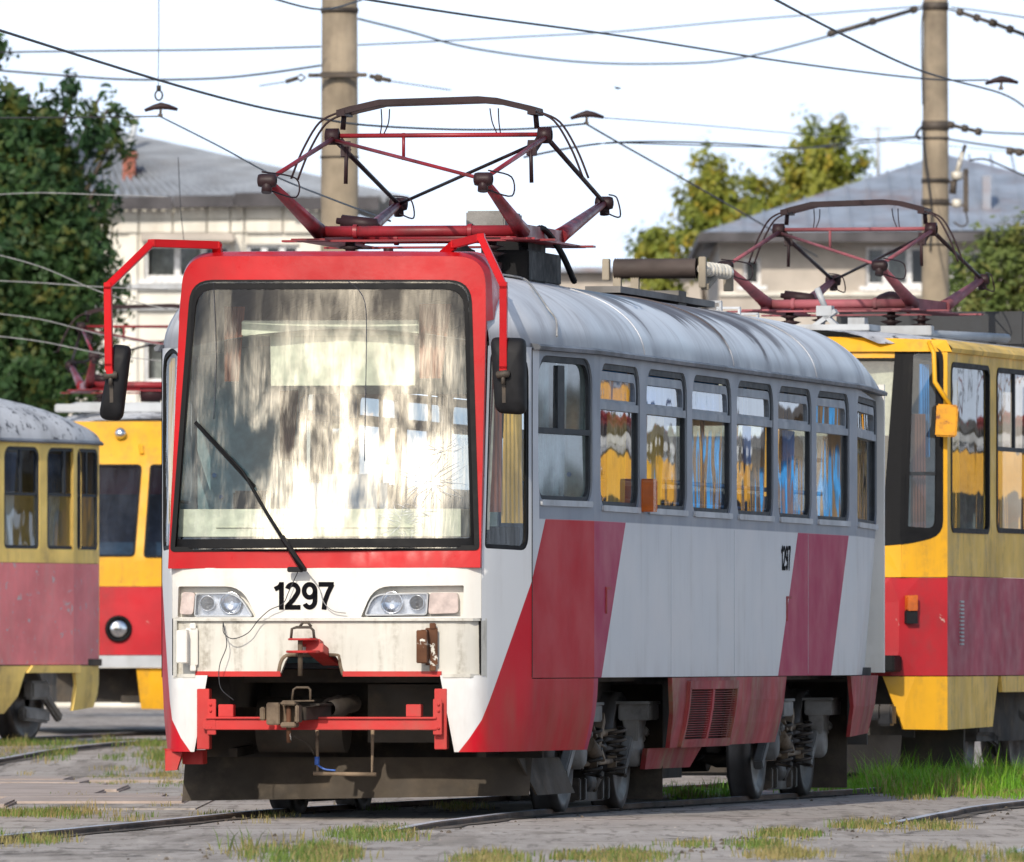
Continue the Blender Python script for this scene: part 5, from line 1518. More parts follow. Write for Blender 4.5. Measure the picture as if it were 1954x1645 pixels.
q = MB(); q.box2((-1.16, -9, .66), (1.16, .1, .72)); q.box2((-.9, -9, .2), (.7, -3.5, .62)); PL(q, 'underframe', M['under'])
q = MB(); q.box2((-1.1, -6, 2.56), (1.1, .0, 2.58)); PL(q, 'ceiling', M['interior'])
for k, (u0, u1, m) in enumerate(((lu(8) + .1, lu(60), 'white'), (lu(95), lu(150), 'interior'), (lu(8) - pitch, lu(60) - pitch, 'white'))):
    a, b = lf(u0, 2, .15), lf(u1, 2, .15); PL(pleat((a.x, a.y), (b.x, b.y), 1.7, 2.5, .025, 6, lower=.75), 'curtain', M[m])
wl_ = LF.at_w(50, .85)
for dl in (0, -1.9):
    for s in (1, -1):
        q = MB(); q.lathe((s * .79, wl_ + dl, .35), (1, 0, 0), [(-x * s, r) for x, r in wheel_mesh()], 28); PL(q, 'wheel', M['steel'])
        q = MB(); q.box((s * .95, wl_ + dl, .45), (.10, .34, .16)); q.bar((s * .95, wl_ + dl, .5), (s * .95, wl_ + dl + .45, .2), .07, .09); q.bar((s * .95, wl_ + dl - .3, .25), (s * .95, wl_ + dl + .2, .22), .08, .12); PL(q, 'suspension', M['gearbox'], bevel=.02)
q = MB(); q.box((.6, .55, .72), (.12, .22, .1)); q.bar((.0, .3, .45), (.0, .9, .45), .12, .1); PL(q, 'coupler', M['iron'], bevel=.01)

# ------------------------------------------------------------------ yellow and red tram facing us between the pink tram and the white one
BT = R(-5)
BF = Frame((335 - CX) * 127 / F_PX, 127.0, BT, .17)
btram = empty('tram', (BF.x, BF.y, .17), -BT)
tag(btram, 'yellow and red tram with one round headlight showing, between pink and white trams', 'tram')
def PB(mb, name, mat, parent=btram, **kw): return mb.build(name, mat, parent, **kw)
def b_fn(w, z, d):
    l = .10 * abs(w) ** 2.2 + (.55 * max(0, abs(w) - .95) ** 1.2 * 3 if abs(w) > .95 else 0)
    if z > 1.67: l += .30 * (z - 1.67)
    if z > 2.58: l += .25 * (z - 2.58)
    if z < 1.0: l += .12 * (1.0 - z) ** 2
    return Vector((w, l + d, z))
def bw(px, py):
    w = BF.at_l(px, .2); return w, BF.zz(py, w, .2)
wmid = [bw(268, 1064), (0.62, 1.67), (.50, 2.56), bw(286, 888)]
wlft = [(-1.05, 1.67), bw(258, 1064), bw(277, 888), (-.95, 2.56)]
wm = rpoly([(bw(271, 0)[0], 1.67), (-bw(271, 0)[0], 1.67), (-bw(287, 0)[0], 2.56), (bw(287, 0)[0], 2.56)], .04, 3)
wL = rpoly([(-1.08, 1.68), (bw(255, 0)[0], 1.68), (bw(272, 0)[0], 2.56), (-1.02, 2.56)], .05, 3)
wR = [(-x, z) for x, z in reversed(wL)]
q = MB(); q.plate([(-1.2, 1.40), (1.2, 1.40), (1.2, 2.97), (-1.2, 2.97)], [wm, wL, wR], b_fn, .04, step=.12, smooth=True); PB(q, 'cab_front', M['yellow'])
q = MB(); q.plate([(-1.2, .75), (1.2, .75), (1.2, 1.396), (-1.2, 1.396)], [], b_fn, .04, step=.12, smooth=True); PB(q, 'front_panel', M['tram_red'])
for lp in (wm, wL, wR):
    q = MB(); q.plate(lp, [inset(lp, .02)], lambda w, z, d: b_fn(w, z, d - .006), .02, step=.12); fr = PB(q, 'windscreen', M['black'])
    q = MB(); q.plate(inset(lp, .01), [], lambda w, z, d: b_fn(w, z, d + .01), 0, step=.12, smooth=True); PB(q, 'pane', M['glass_blue'], fr)
for x in (bw(224, 0)[0], -bw(224, 0)[0]):
    z = bw(224, 1200)[1]; c = b_fn(x, z, 0)
    q = MB(); q.lathe(c, (0, -1, 0), [(-.02, .128), (.02, .128), (.045, .116), (.04, .10), (.02, .095)], 24); hd = PB(q, 'headlight', M['black'])
    q = MB(); q.lathe(c, (0, -1, 0), [(.01, .096), (.03, .08), (.042, .045), (.046, .001)], 20); PB(q, 'lamp_glass', M['chrome'], hd)
q = MB(); q.plate([(-1.2, .635), (1.2, .635), (1.2, .745), (-1.2, .745)], [], lambda w, z, d: b_fn(w, z, d - .05), .08, step=.15); PB(q, 'bumper', M['grey_paint'])
for s in (-1, 1):
    a = [(-.40 if s < 0 else .40, .635), (-.36 if s < 0 else .36, .24)]
    lp = [(bw(258, 0)[0], .63), (bw(268, 0)[0], .24), (bw(320, 0)[0], .235), (bw(320, 0)[0], .63)]
    if s > 0: lp = [(-x, z) for x, z in reversed(lp)]
    q = MB(); q.plate(lp, [], b_fn, .03, step=.2); PB(q, 'skirt_panel', M['yellow'])
q = MB(); q.lathe(b_fn(bw(232, 0)[0], bw(232, 826)[1], -.03), (0, -1, -.2), [(-.06, .05), (.02, .055), (.05, .05), (.06, .001)], 14); PB(q, 'marker_lamp', M['chrome'])
q = MB(); q.bar(b_fn(bw(270, 0)[0], bw(270, 848)[1], -.02), b_fn(bw(272, 0)[0], bw(272, 866)[1], -.02), .03, .03); PB(q, 'step_iron', M['yellow'])
for s in (-1, 1):
    q = MB(); q.plate([(.35, .64), (13, .64), (13, 2.9), (.75, 2.9)], [rrect(1.2 + k * 1.5, 1.67, 2.4 + k * 1.5, 2.56, .08) for k in range(7)], lambda u, z, d: Vector((s * (1.2 - d), u, z)), .04); PB(q, 'side_wall', M['ochre'])
q = MB(); q.grid(lambda a, b: Vector(((b * 2 - 1) * (1.2 - .15 * max(0, 1 - a * 10)), .62 + 12.4 * a - .12 * (1 - (b * 2 - 1) ** 2) * max(0, 1 - a * 10), 2.93 + .20 * (1 - abs(b * 2 - 1) ** 3) * min(1, a * 14 + .35))), 50, 14); PB(q, 'roof', M['silver_roof'])
q = MB(); q.box2((-1.15, 2.2, .64), (1.15, 2.26, 2.9)); PB(q, 'cab_bulkhead', M['bulkhead_blue'])
q = MB(); q.box2((-1.0, .75, 2.28), (1.0, .77, 2.6)); PB(q, 'sun_blind', M['pink'])
q = MB(); q.box2((-1.0, .35, 1.55), (1.0, .7, 1.82)); PB(q, 'dashboard', M['cab_blue'])
q = MB(); q.box2((-1.1, .8, 3.06), (1.1, .86, 3.14)); q.box2((-.9, .95, 3.1), (.9, 1.9, 3.16)); PB(q, 'roof_board', M['grey_paint'], bevel=.01)
q = MB(); q.box2((-1.1, .5, .3), (1.1, 12, .62)); q.bar((-.5, .3, .33), (.5, .3, .33), .08, .07); PB(q, 'underframe', M['under'])
pantograph(btram, 0, 4.6, 3.387, M['panto_red'], M['panto_dark'])
q = MB(); q.lathe((.0, 4.0, 3.30), (1, 0, 0), [(-.1, .02), (-.09, .08), (.1, .085), (.14, .02)], 14); PB(q, 'roof_horn', M['panto_dark'])

# copy of that tram added out of view for yellow reflections in the side windows
unseen_tram = copy_tree(btram)
unseen_tram.location = (20.35, 132.0, 0); unseen_tram.rotation_euler = (0, 0, R(-20))
unseen_tram['label'] = 'yellow and red tram added out of view for yellow reflections in the side windows'
# ------------------------------------------------------------------ poles
def band(mb, c, r, h): mb.lathe((c.x, c.y, c.z), (0, 0, 1), [(-h / 2, r), (-h / 2, r + .012), (h / 2, r + .012), (h / 2, r)], 24)
def pole(cx, Y, r0, r1, zt, label, bands):
    b = at(cx, HY, Y); root = empty('concrete_pole', (b.x, b.y, ground_z(b.x, b.y)))
    tag(root, label, 'pole')
    q = MB(); q.tube([(0, 0, -.1), (0, 0, zt)], [r0, r1], 28); q.build('shaft', M['concrete'], root)
    for y, h in bands:
        z = at(cx, y, Y).z - root.location.z; q = MB(); band(q, Vector((0, 0, z)), r0 + (r1 - r0) * z / zt, h); q.build('band', M['iron'], root)
    return root
p1 = pole(648, 140, .222, .180, 8.6, 'thick concrete pole rising behind the front tram pantograph', [(143, .05), (20, .05), (300, .02)])
p2 = pole(1785, 158, .190, .138, 9.6, 'concrete pole at right with hanging insulators and iron bands', [(12, .09), (240, .11), (264, .03), (345, .05), (386, .07), (467, .02)])
def stuffon(root, Y, fn, name, mat):
    q = MB(); fn(q, lambda x, y, dy=0: at(x, y, Y + dy) - root.location); return q.build(name, mat, root)
stuffon(p1, 140, lambda q, a: (q.bar(a(588, 144, -.25), a(700, 143, -.25), .05, .04), q.tube([a(574, 142, -.25), a(566, 148, -.25), a(574, 155, -.25), a(583, 148, -.25)], .012, 6, closed=True), q.cyl(a(545, 156, -.25), a(568, 149, -.25), .022, 8), q.cyl(a(705, 145, -.25), a(746, 154, -.25), .022, 8), q.lathe(a(722, 149, -.25), (1, 0, -.2), [(-.04, .02), (-.03, .04), (.03, .04), (.04, .02)], 10)), 'strain_clamp', M['iron'])
stuffon(p2, 158, lambda q, a: (q.cyl(a(1837, 290), a(1826, 330), .03, 8), q.lathe(a(1826, 335), (0, 0, 1), [(-.05, .02), (-.04, .07), (.04, .07), (.05, .02)], 12)), 'insulator', M['porcelain'])
stuffon(p2, 158, lambda q, a: (q.lathe(a(1826, 388), (0, 0, 1), [(-.05, .02), (-.04, .06), (.04, .06), (.05, .02)], 12)), 'insulator', M['porcelain'])
stuffon(p2, 158, lambda q, a: (q.bar(a(1843, 322), a(1843, 405), .06, .05), q.cyl(a(1820, 345), a(1818, 370), .04, 8), q.bar(a(1812, 348), a(1835, 340), .03, .03), q.bar(a(1812, 390), a(1840, 392), .03, .03), q.tube(spline([a(1843, 405), a(1846, 425), a(1835, 432), a(1820, 424)], 5), .012, 6), q.bar(a(1842, 276), a(1828, 325), .03, .04)), 'hanger_frame', M['iron'])
stuffon(p2, 158, lambda q, a: (q.tube(spline([a(1762, 240, -.2), a(1752, 250, -.2), a(1749, 260, -.2), a(1757, 266, -.2)], 4), .02, 6), q.tube(spline([a(1760, 250, -.18), a(1768, 320, -.18), a(1777, 390, -.18), a(1775, 480, -.18)], 5), .01, 5), q.tube(spline([a(1763, 15, -.16), a(1759, 60, -.16), a(1761, 200, -.16)], 5), .01, 5)), 'pole_cable', M['wire'])

# ------------------------------------------------------------------ overhead wires
def wire(pts, label, r=.010, mat='wire', extra=None, group='overhead wires'):
    P_ = [at(x, y, Y) for x, y, Y in pts]
    q = MB(); q.tube(spline(P_, 6) if len(P_) > 2 else P_, r, 6); o = q.build('overhead_wire', M[mat])
    return tag(o, label, 'wire', group)
wire([(-60, 38, 84), (0, 58, 86), (300, 152, 93), (480, 201, 97), (610, 226, 100), (700, 239, 103), (860, 247, 107), (1000, 246, 110), (1118, 236, 113)], 'contact wire from upper left edge dipping past the pole to a hanger', .009)
wire([(-40, 225, 108), (150, 224, 108), (305, 222, 108)], 'short level wire from the left edge to the left hanger', .006)
wire([(305, 222, 108), (420, 280, 100), (520, 334, 94), (620, 375, 89), (745, 422, 84)], 'contact wire slanting down from the left hanger to the pantograph', .006)
wire([(1118, 236, 113), (1180, 272, 116), (1340, 362, 124), (1440, 420, 130), (1560, 490, 140)], 'contact wire slanting down right from the middle hanger', .008)
wire([(510, -6, 104), (612, 18, 110), (690, 0, 118)], 'short wire sagging across the top of the thick pole', .008)
wire([(680, -4, 92), (900, 30, 98), (1180, 68, 106), (1500, 118, 116), (1760, 150, 124), (1885, 153, 128)], 'long straight wire from top centre down to the right hanger', .009)
wire([(1470, -6, 92), (1600, 62, 100), (1760, 136, 112), (1910, 178, 126), (1960, 208, 132)], 'contact wire from top right falling steeply past the right pole', .009)
wire([(-20, 100, 139), (200, 97, 139), (400, 95, 139), (612, 89, 139.7)], 'upper span wire from the left edge to the thick pole', .010)
wire([(-20, 133, 139), (120, 144, 139), (250, 152, 139), (400, 150, 139), (500, 141, 139), (612, 125, 139.7)], 'sagging span wire from the left edge to the thick pole', .012)
wire([(684, 36, 140), (780, 60, 142), (900, 92, 145), (1090, 117, 148), (1250, 122, 150), (1400, 113, 153), (1570, 72, 156), (1760, 16, 158)], 'deep sagging span wire slung between the two poles', .011)
wire([(684, 86, 140), (850, 78, 142), (1000, 70, 145), (1180, 60, 150), (1400, 40, 154), (1600, 24, 156), (1760, 12, 158)], 'upper slack span wire between the two poles', .008)
wire([(746, 155, 140), (800, 163, 142), (860, 172, 143)], 'wire end trailing from the clamp on the thick pole', .006)
wire([(495, 164, 140), (520, 160, 140), (548, 156, 140)], 'short wire end left of the thick pole clamp', .006)
wire([(1000, 300, 118), (1090, 282, 117), (1175, 272, 116), (1300, 271, 125), (1420, 276, 135), (1530, 283, 145), (1640, 268, 152), (1756, 260, 158)], 'pair of slack wires low between the poles, upper strand', .009)
wire([(1175, 272, 116), (1300, 276, 125), (1430, 280, 135), (1550, 282, 145), (1640, 274, 152), (1756, 262, 158)], 'pair of slack wires low between the poles, lower strand', .007)
wire([(1140, 224, 113), (1350, 240, 122), (1530, 256, 134), (1640, 264, 145), (1760, 274, 158), (1960, 292, 170)], 'thin faint wire crossing the sky towards the right pole', .004)
wire([(1815, 14, 158), (1880, 22, 150), (1960, 34, 142)], 'thin wire leaving the top of the right pole', .008)
wire([(1812, 18, 158), (1870, 34, 154), (1900, 46, 152), (1965, 68, 148)], 'wire with insulators leaving the right pole top', .011)
wire([(1812, 238, 158), (1868, 251, 155), (1960, 256, 150)], 'upper wire from the iron band of the right pole', .012)
wire([(1812, 266, 158), (1862, 274, 155), (1960, 288, 150)], 'lower wire from the iron band of the right pole', .012)
wire([(1850, 306, 150), (1880, 304, 150), (1920, 320, 150), (1965, 340, 150)], 'drooping black cable right of the right pole', .012)
wire([(303, -6, 108), (303, 80, 108), (302, 150, 108), (303, 166, 108)], 'vertical dropper wire hanging above the left hanger', .003)
wire([(340, 300, 112), (345, 400, 112), (352, 470, 112)], 'thin vertical wire in front of the pale left building', .004)
for k, (a, b, c, d) in enumerate(((482, 510, 560, 590), (535, 540, 548, 552), (597, 610, 640, 660), (640, 652, 676, 690), (372, 368, 372, 376))):
    wire([(-20, a, 120), (80, b, 120), (200, c, 120), (320, d, 120)], ['topmost', 'second', 'third', 'lowest', 'single upper'][k] + ' thin pale wire in front of the big left tree', .005, 'wire_pale', group='thin wires by the left tree')
def hanger(x, y, Y, label):
    c = at(x, y, Y); root = empty('wire_hanger', c); s = Y / F_PX
    tag(root, label, 'hanger', 'contact wire hangers')
    q = MB(); q.tube([(-31 * s, 0, -6 * s), (-14 * s, 0, 0), (0, 0, 3 * s), (14 * s, 0, 1 * s), (32 * s, 0, -4 * s)], [3 * s, 5 * s, 7 * s, 5.5 * s, 3 * s], 10); q.build('hanger_body', M['panto_dark'], root)
    q = MB(); q.cyl((0, 0, 0), (-1 * s, 0, -14 * s), 2.5 * s, 8); q.box((-1 * s, 0, -15 * s), (9 * s, .05, 5 * s)); q.build('hanger_clamp', M['iron'], root)
hanger(307, 205, 108, 'bird-shaped wire hanger at left above the pale building'); hanger(1120, 220, 113, 'bird-shaped wire hanger in the open sky beside the front pantograph'); hanger(1911, 154, 128, 'bird-shaped wire hanger right of the right pole')
q = MB(); c = at(303, 182, 108); q.tube([c + Vector((.03 * math.cos(t), 0, .04 * math.sin(t))) for t in [k * .628 for k in range(10)]], .008, 6, closed=True); q.cyl(c + Vector((0, 0, .04)), c + Vector((0, 0, .08)), .018, 8)
tag(q.build('wire_ring', M['iron']), 'small iron ring on the dropper above the left hanger', 'ring')
def insul(x0, y0, x1, y1, Y, label):
    a, b = at(x0, y0, Y), at(x1, y1, Y); q = MB(); q.cyl(a, b, .022, 8); d = (b - a).normalized()
    for k in (.05, .5, .95): c = a.lerp(b, k); q.lathe(c, d, [(-.04, .022), (-.03, .045), (.03, .045), (.04, .022)], 10)
    tag(q.build('strain_insulator', M['iron']), label, 'insulator', 'strain insulators')
insul(1578, 66, 1752, 16, 157.8, 'dark rod insulator strung left of the right pole top'); insul(1828, 22, 1900, 46, 153, 'dark rod insulator just right of the right pole top'); insul(1890, 42, 1965, 70, 149, 'dark rod insulator at the right edge near the top'); insul(1812, 238, 1870, 252, 155, 'dark rod insulator beside the iron band of the right pole'); insul(1925, 288, 1965, 293, 150, 'dark insulator at the right edge above the blue roof')
for x, y, Y, l in ((1178, 168, 120, 'tiny dark bird in the open sky'),):
    q = MB(); c = at(x, y, Y); q.add([c, c + Vector((-.03, 0, .02)), c + Vector((-.01, .02, -.01)), c + Vector((.03, 0, .012))], [(0, 1, 2), (0, 2, 3)]); q.tube([c + Vector((-.02, 0, 0)), c, c + Vector((.03, 0, -.005))], [.004, .012, .003], 6); tag(q.build('bird', M['wire']), l, 'bird')

# ------------------------------------------------------------------ houses
M['facade'] = paint('pale_facade_panels', (.74, .71, .63), rough=.9, var=.08, dirt=(.40, .35, .28), dirt_amt=.8, dirt_scale=1.1, bump=.3, bump_scale=3)
M['facade2'] = paint('beige_facade', (.47, .42, .365), rough=.9, var=.08, dirt=(.36, .27, .20), dirt_amt=.5, dirt_scale=.7, bump=.3, bump_scale=3)
M['slate'] = paint('grey_corrugated_roof', (.31, .335, .37), rough=.7, var=.12, dirt=(.20, .19, .18), dirt_amt=.6, dirt_scale=.8, streak=False)
M['tin'] = paint('blue_grey_tin_roof', (.30, .34, .40), rough=.5, var=.1, dirt=(.22, .13, .10), dirt_amt=.8, dirt_scale=.6, streak=False, chips=(.28, .15, .11), chip_at=.66)
M['brick'] = paint('red_brick', (.36, .13, .09), rough=.9, var=.2, dirt=(.2, .1, .08), streak=False)
M['eave'] = paint('dark_eave', (.09, .085, .09), rough=.8, var=.2)
M['shed_brick'] = paint('tan_brick', (.30, .185, .08), rough=.9, var=.2, dirt=(.16, .10, .06), dirt_amt=.7, dirt_scale=.5)
M['net'] = plain('net_curtain', (.62, .62, .58), .9)
M['upvc'] = plain('white_window_frame', (.78, .78, .78), .4)
def house_window(root, Y, x0, x1, y0, y1, posts, dy=0.0, sill=True):
    a, b = at(x0, y1, Y) - root.location, at(x1, y0, Y) - root.location
    q = MB(); t = .055
    q.box2((a.x, -.03 + dy, a.z), (b.x, .06 + dy, a.z + t)); q.box2((a.x, -.03 + dy, b.z - t), (b.x, .06 + dy, b.z)); q.box2((a.x, -.031 + dy, a.z + t), (a.x + t, .06 + dy, b.z - t)); q.box2((b.x - t, -.031 + dy, a.z + t), (b.x, .06 + dy, b.z - t))
    w = q.build('window', M['upvc'], root)
    xs_ = [a.x + t] + [at(p, 0, Y).x - root.location.x for p in posts] + [b.x - t]
    for p in xs_[1:-1]:
        m = MB(); m.box2((p - .045, -.028 + dy, a.z + t), (p + .045, .06 + dy, b.z - t)); m.build('mullion', M['upvc'], w)
    for c, d in zip(xs_, xs_[1:]):
        m = MB(); m.add([(c, .03 + dy, a.z + t), (d, .03 + dy, a.z + t), (d, .03 + dy, b.z - t), (c, .03 + dy, b.z - t)], [(0, 1, 2, 3)]); m.build('pane', M['glass_far'], w)
    m = MB(); m.box2((a.x + .1, .30 + dy, a.z + t), (a.x + (b.x - a.x) * random.uniform(.5, .95), .32 + dy, b.z - t)); m.build('curtain', M['net'], w)
    if sill: m = MB(); m.box2((a.x - .1, -.14 + dy, a.z - .07), (b.x + .1, .02 + dy, a.z - .003)); m.build('window_sill', M['upvc'], w)
    return (a.x, a.z, b.x, b.z)
YB = 200.0
o = at(420, HY, YB); house = empty('panel_house', (o.x, YB, 0)); tag(house, 'pale panel building with grey corrugated roof and red chimney, behind the left tree', 'building')
H = lambda x, y: at(x, y, YB) - house.location
x_l, x_r = H(-260, 0).x, H(655, 0).x; ze = H(0, 392).z
wins = [(275, 440, 466, 532, (338, 388)), (470, 572, 466, 532, (504, 538)), (60, 190, 466, 532, (103, 147)), (275, 440, 650, 730, (338, 388)), (470, 572, 650, 730, (504, 538)), (60, 190, 650, 730, (103, 147))]
holes = [[(H(a, 0).x, H(0, d).z), (H(b, 0).x, H(0, d).z), (H(b, 0).x, H(0, c).z), (H(a, 0).x, H(0, c).z)] for a, b, c, d, _ in wins]
q = MB(); q.plate([(x_l, 0), (x_r, 0), (x_r, ze), (x_l, ze)], holes, lambda u, v, d: Vector((u, d, v)), .3); q.box2((x_l, .3, 0), (x_l + .3, 10, ze)); q.box2((x_r - .3, .3, 0), (x_r, 10, ze)); q.box2((x_l, 10, 0), (x_r, 10.3, ze)); q.box2((x_l + .35, 2.5, 0), (x_r - .35, 2.6, ze)); q.build('wall', M['facade'], house)
for a, b, c, d, ps in wins: house_window(house, YB, a, b, c, d, ps, dy=.12)
rows = [(392, 420), (420, 446), (446, 546), (546, 600), (600, 760), (760, 950)]
cols = [-260, -120, 20, 160, 265, 300, 452, 610, 655]
for r0, r1 in rows[:2]:
    cc = [-260, -190, -120, -50, 20, 90, 160, 215, 265, 330, 395, 440, 467, 540, 610, 655]
    for a, b in zip(cc, cc[1:]):
        q = MB(); A, B = H(a, r1), H(b, r0); q.box2((A.x + .012, -.05 - (.04 if r0 == 420 else 0), A.z + .012), (B.x - .012, -.002, B.z - .012)); q.build('panel', M['facade'], house, bevel=.01)
for y in (546, 585): q = MB(); A = H(0, y); q.box2((x_l, -.10, A.z - .05), (x_r, -.003, A.z + .03)); q.build('ledge', M['grey_paint'], house)
A, B = H(270, 466), H(448, 447); q = MB(); q.box2((A.x, -.55, A.z + .02), (B.x, -.06, B.z)); q.build('balcony_hood', M['facade2'], house, bevel=.02)
for x in (254, 456): q = MB(); A = H(x, 0); q.box2((A.x - .06, -.07, 0), (A.x + .06, -.003, H(0, 447).z)); q.build('pilaster', M['facade'], house)
# corrugated hip roof
zr = H(0, 262).z + .25
def rpt(u, v):          # front slope: u along the eave, v up
    xe = x_l - .5 + (x_r + 1.0 - x_l + .5) * u; xr_ = x_l + 3 + (H(215, 0).x - x_l - 3) * u
    return Vector((xe + (xr_ - xe) * v, -.32 + 5.9 * v, ze + .08 + (zr - ze - .08) * v))
q = MB(); nU = 330
q.grid(lambda u, v: rpt(u, v) + Vector((0, 0, .05 * math.sin(u * 380))), nU * 3, 3)
q.add([rpt(1, 0), (x_r + .5, 11, ze + .08), (rpt(1, 1).x, 11 - 5.5, zr), rpt(1, 1)], [(0, 1, 2, 3)]); q.add([rpt(0, 1), rpt(1, 1), (x_r + .5, 11.5, ze), (x_l, 11.5, ze)], [(0, 1, 2, 3)])
rf_ = q.build('roof', M['slate'], house)
xx = x_l - .5
while xx < x_r + .5:
    wd = random.uniform(.7, 1.5); q = MB(); dz = random.uniform(-.05, .02); q.box((xx + wd / 2, -.38, ze + .06 + dz), (wd - .01, .05, .20 + random.uniform(-.05, .03)), rot=(random.uniform(-.2, .2), random.uniform(-.02, .02), 0)); q.build('eave_board', M['eave'], rf_); xx += wd
q = MB(); A, B = H(228, 340), H(252, 290); q.box2((A.x, 1.6, A.z - .3), (B.x, 2.2, B.z + .05)); q.box2((A.x - .03, 1.57, B.z - .02), (B.x + .03, 2.23, B.z + .06)); q.build('chimney', M['brick'], house)
q = MB(); q.cyl(H(232, 270) + Vector((0, 4, 0)), H(246, 200) + Vector((0, 4, 0)), .055, 10); q.build('vent_pipe', M['grey_paint'], house)

YB2 = 215.0
o = at(1660, HY, YB2); h2 = empty('hip_roof_house', (o.x, YB2, 0)); tag(h2, 'beige building with blue-grey tin hip roof behind the right pole', 'building')
H = lambda x, y: at(x, y, YB2) - h2.location
x_l, x_r, ze = H(1372, 0).x, H(2300, 0).x, H(0, 452).z
wins = [(1418, 1452, 492, 545, ()), (1652, 1768, 470, 546, (1690, 1735)), (1812, 1880, 478, 546, (1846,)), (1990, 2100, 470, 546, (2045,)), (1500, 1580, 640, 740, (1540,)), (1652, 1768, 640, 740, (1690, 1735))]
holes = [[(H(a, 0).x, H(0, d).z), (H(b, 0).x, H(0, d).z), (H(b, 0).x, H(0, c).z), (H(a, 0).x, H(0, c).z)] for a, b, c, d, _ in wins]
q = MB(); q.plate([(x_l, 0), (x_r, 0), (x_r, ze), (x_l, ze)], holes, lambda u, v, d: Vector((u, d, v)), .3); q.box2((x_l, .3, 0), (x_l + .3, 12, ze)); q.box2((x_r - .3, .3, 0), (x_r, 12, ze)); q.box2((x_l, 12, 0), (x_r, 12.3, ze)); q.box2((x_l + .35, 2.5, 0), (x_r - .35, 2.6, ze)); q.build('wall', M['facade2'], h2)
for a, b, c, d, ps in wins: house_window(h2, YB2, a, b, c, d, ps, dy=.12)
q = MB(); A = H(0, 560); q.box2((x_l, -.06, A.z - .04), (x_r, -.003, A.z + .03)); q.build('ledge', M['facade'], h2)
zr = H(0, 300).z + .25; xe0, xe1 = H(1334, 0).x, x_r + .6
p_ = [Vector((xe0, -.6, ze + .05)), Vector((xe1, -.6, ze + .12)), Vector((xe1 - 4.5, 6, zr)), Vector((H(1812, 0).x, 6, zr)), Vector((xe0, 13, ze + .05)), Vector((xe1, 13, ze + .05))]
q = MB(); q.add(p_, [(0, 1, 2, 3), (4, 0, 3), (1, 5, 2), (5, 4, 3, 2)]); rf2 = q.build('roof', M['tin'], h2)
for k in range(26):
    u = k / 25; a = p_[0].lerp(p_[1], u); v = min(1.0, u * 1.0 / .5 if u < .5 else 1)
    top = Vector((a.x, 0, 0)); 
    tt = 1.0 if a.x > p_[3].x else (a.x - p_[0].x) / (p_[3].x - p_[0].x)
    b = Vector((a.x, -.6 + 6.6 * tt, a.z + (zr - a.z) * tt))
    if (b - a).length > .3: q = MB(); q.bar(a + Vector((0, 0, .012)), b + Vector((0, 0, .012)), .03, .035); q.build('roof_seam', M['tin'], rf2)
q = MB(); q.box2((xe0, -.66, ze - .10), (xe1, -.55, ze + .06)); q.box2((xe0 - .03, -.6, ze - .1), (xe0 + .06, 13, ze + .03)); q.build('eave_board', M['eave'], rf2)
q = MB(); q.cyl(H(1692, 340) + Vector((0, 5, 0)), H(1692, 218) + Vector((0, 5, 0)), .03, 8); q.bar(H(1680, 222) + Vector((0, 5, 0)), H(1716, 222) + Vector((0, 5, 0)), .03, .03); q.build('antenna', M['grey_paint'], h2)
q = MB(); A, B = H(1880, 400), H(1896, 330); q.box2((A.x, 1.2, A.z), (B.x, 1.9, B.z)); q.build('vent_duct', M['tin'], h2)

o = at(1200, HY, 245); h3 = empty('low_house', (o.x, 245, 0)); tag(h3, 'low beige wing seen just over the front tram roof', 'building')
H = lambda x, y: at(x, y, 245) - h3.location
q = MB(); q.box2((H(1020, 0).x, 0, 0), (H(1420, 0).x, 8, H(0, 520).z)); q.build('wall', M['facade2'], h3)
q = MB(); q.box2((H(1015, 0).x, -.3, H(0, 520).z + .003), (H(1425, 0).x, 8.3, H(0, 511).z)); q.build('roof', M['tin'], h3)
A = H(1432, 0)

# ------------------------------------------------------------------ trees
def leafmat(name, c1, c2, c3, sc=.5):
    t = NT(name)
    n = t.noise(scale=sc, detail=3); n2 = t.noise(scale=3.1, detail=2)
    c = t.mix(t.ramp(n, .35, .65), c1, c2); c = t.mix(t.math('MULTIPLY', t.ramp(n2, .5, .75), .8), c, c3)
    d = t.bsdf(c, .55, 0, None, .3)
    tr = t.n('ShaderNodeBsdfTranslucent'); t.l(c, tr.inputs[0])
    m = t.n('ShaderNodeMixShader'); m.inputs[0].default_value = .28; t.l(d, m.inputs[1]); t.l(tr.outputs[0], m.inputs[2])
    return t.done(m.outputs[0])
M['leaf_dark'] = leafmat('dark_green_leaves', (.020, .055, .020), (.050, .105, .030), (.15, .14, .025))
M['leaf_autumn'] = leafmat('yellowing_leaves', (.13, .19, .035), (.25, .26, .035), (.42, .28, .03))
M['leaf_bush'] = leafmat('bush_leaves', (.08, .13, .03), (.15, .19, .05), (.24, .22, .06))
M['bark'] = paint('bark', (.09, .07, .055), rough=.95, var=.3, bump=.5)
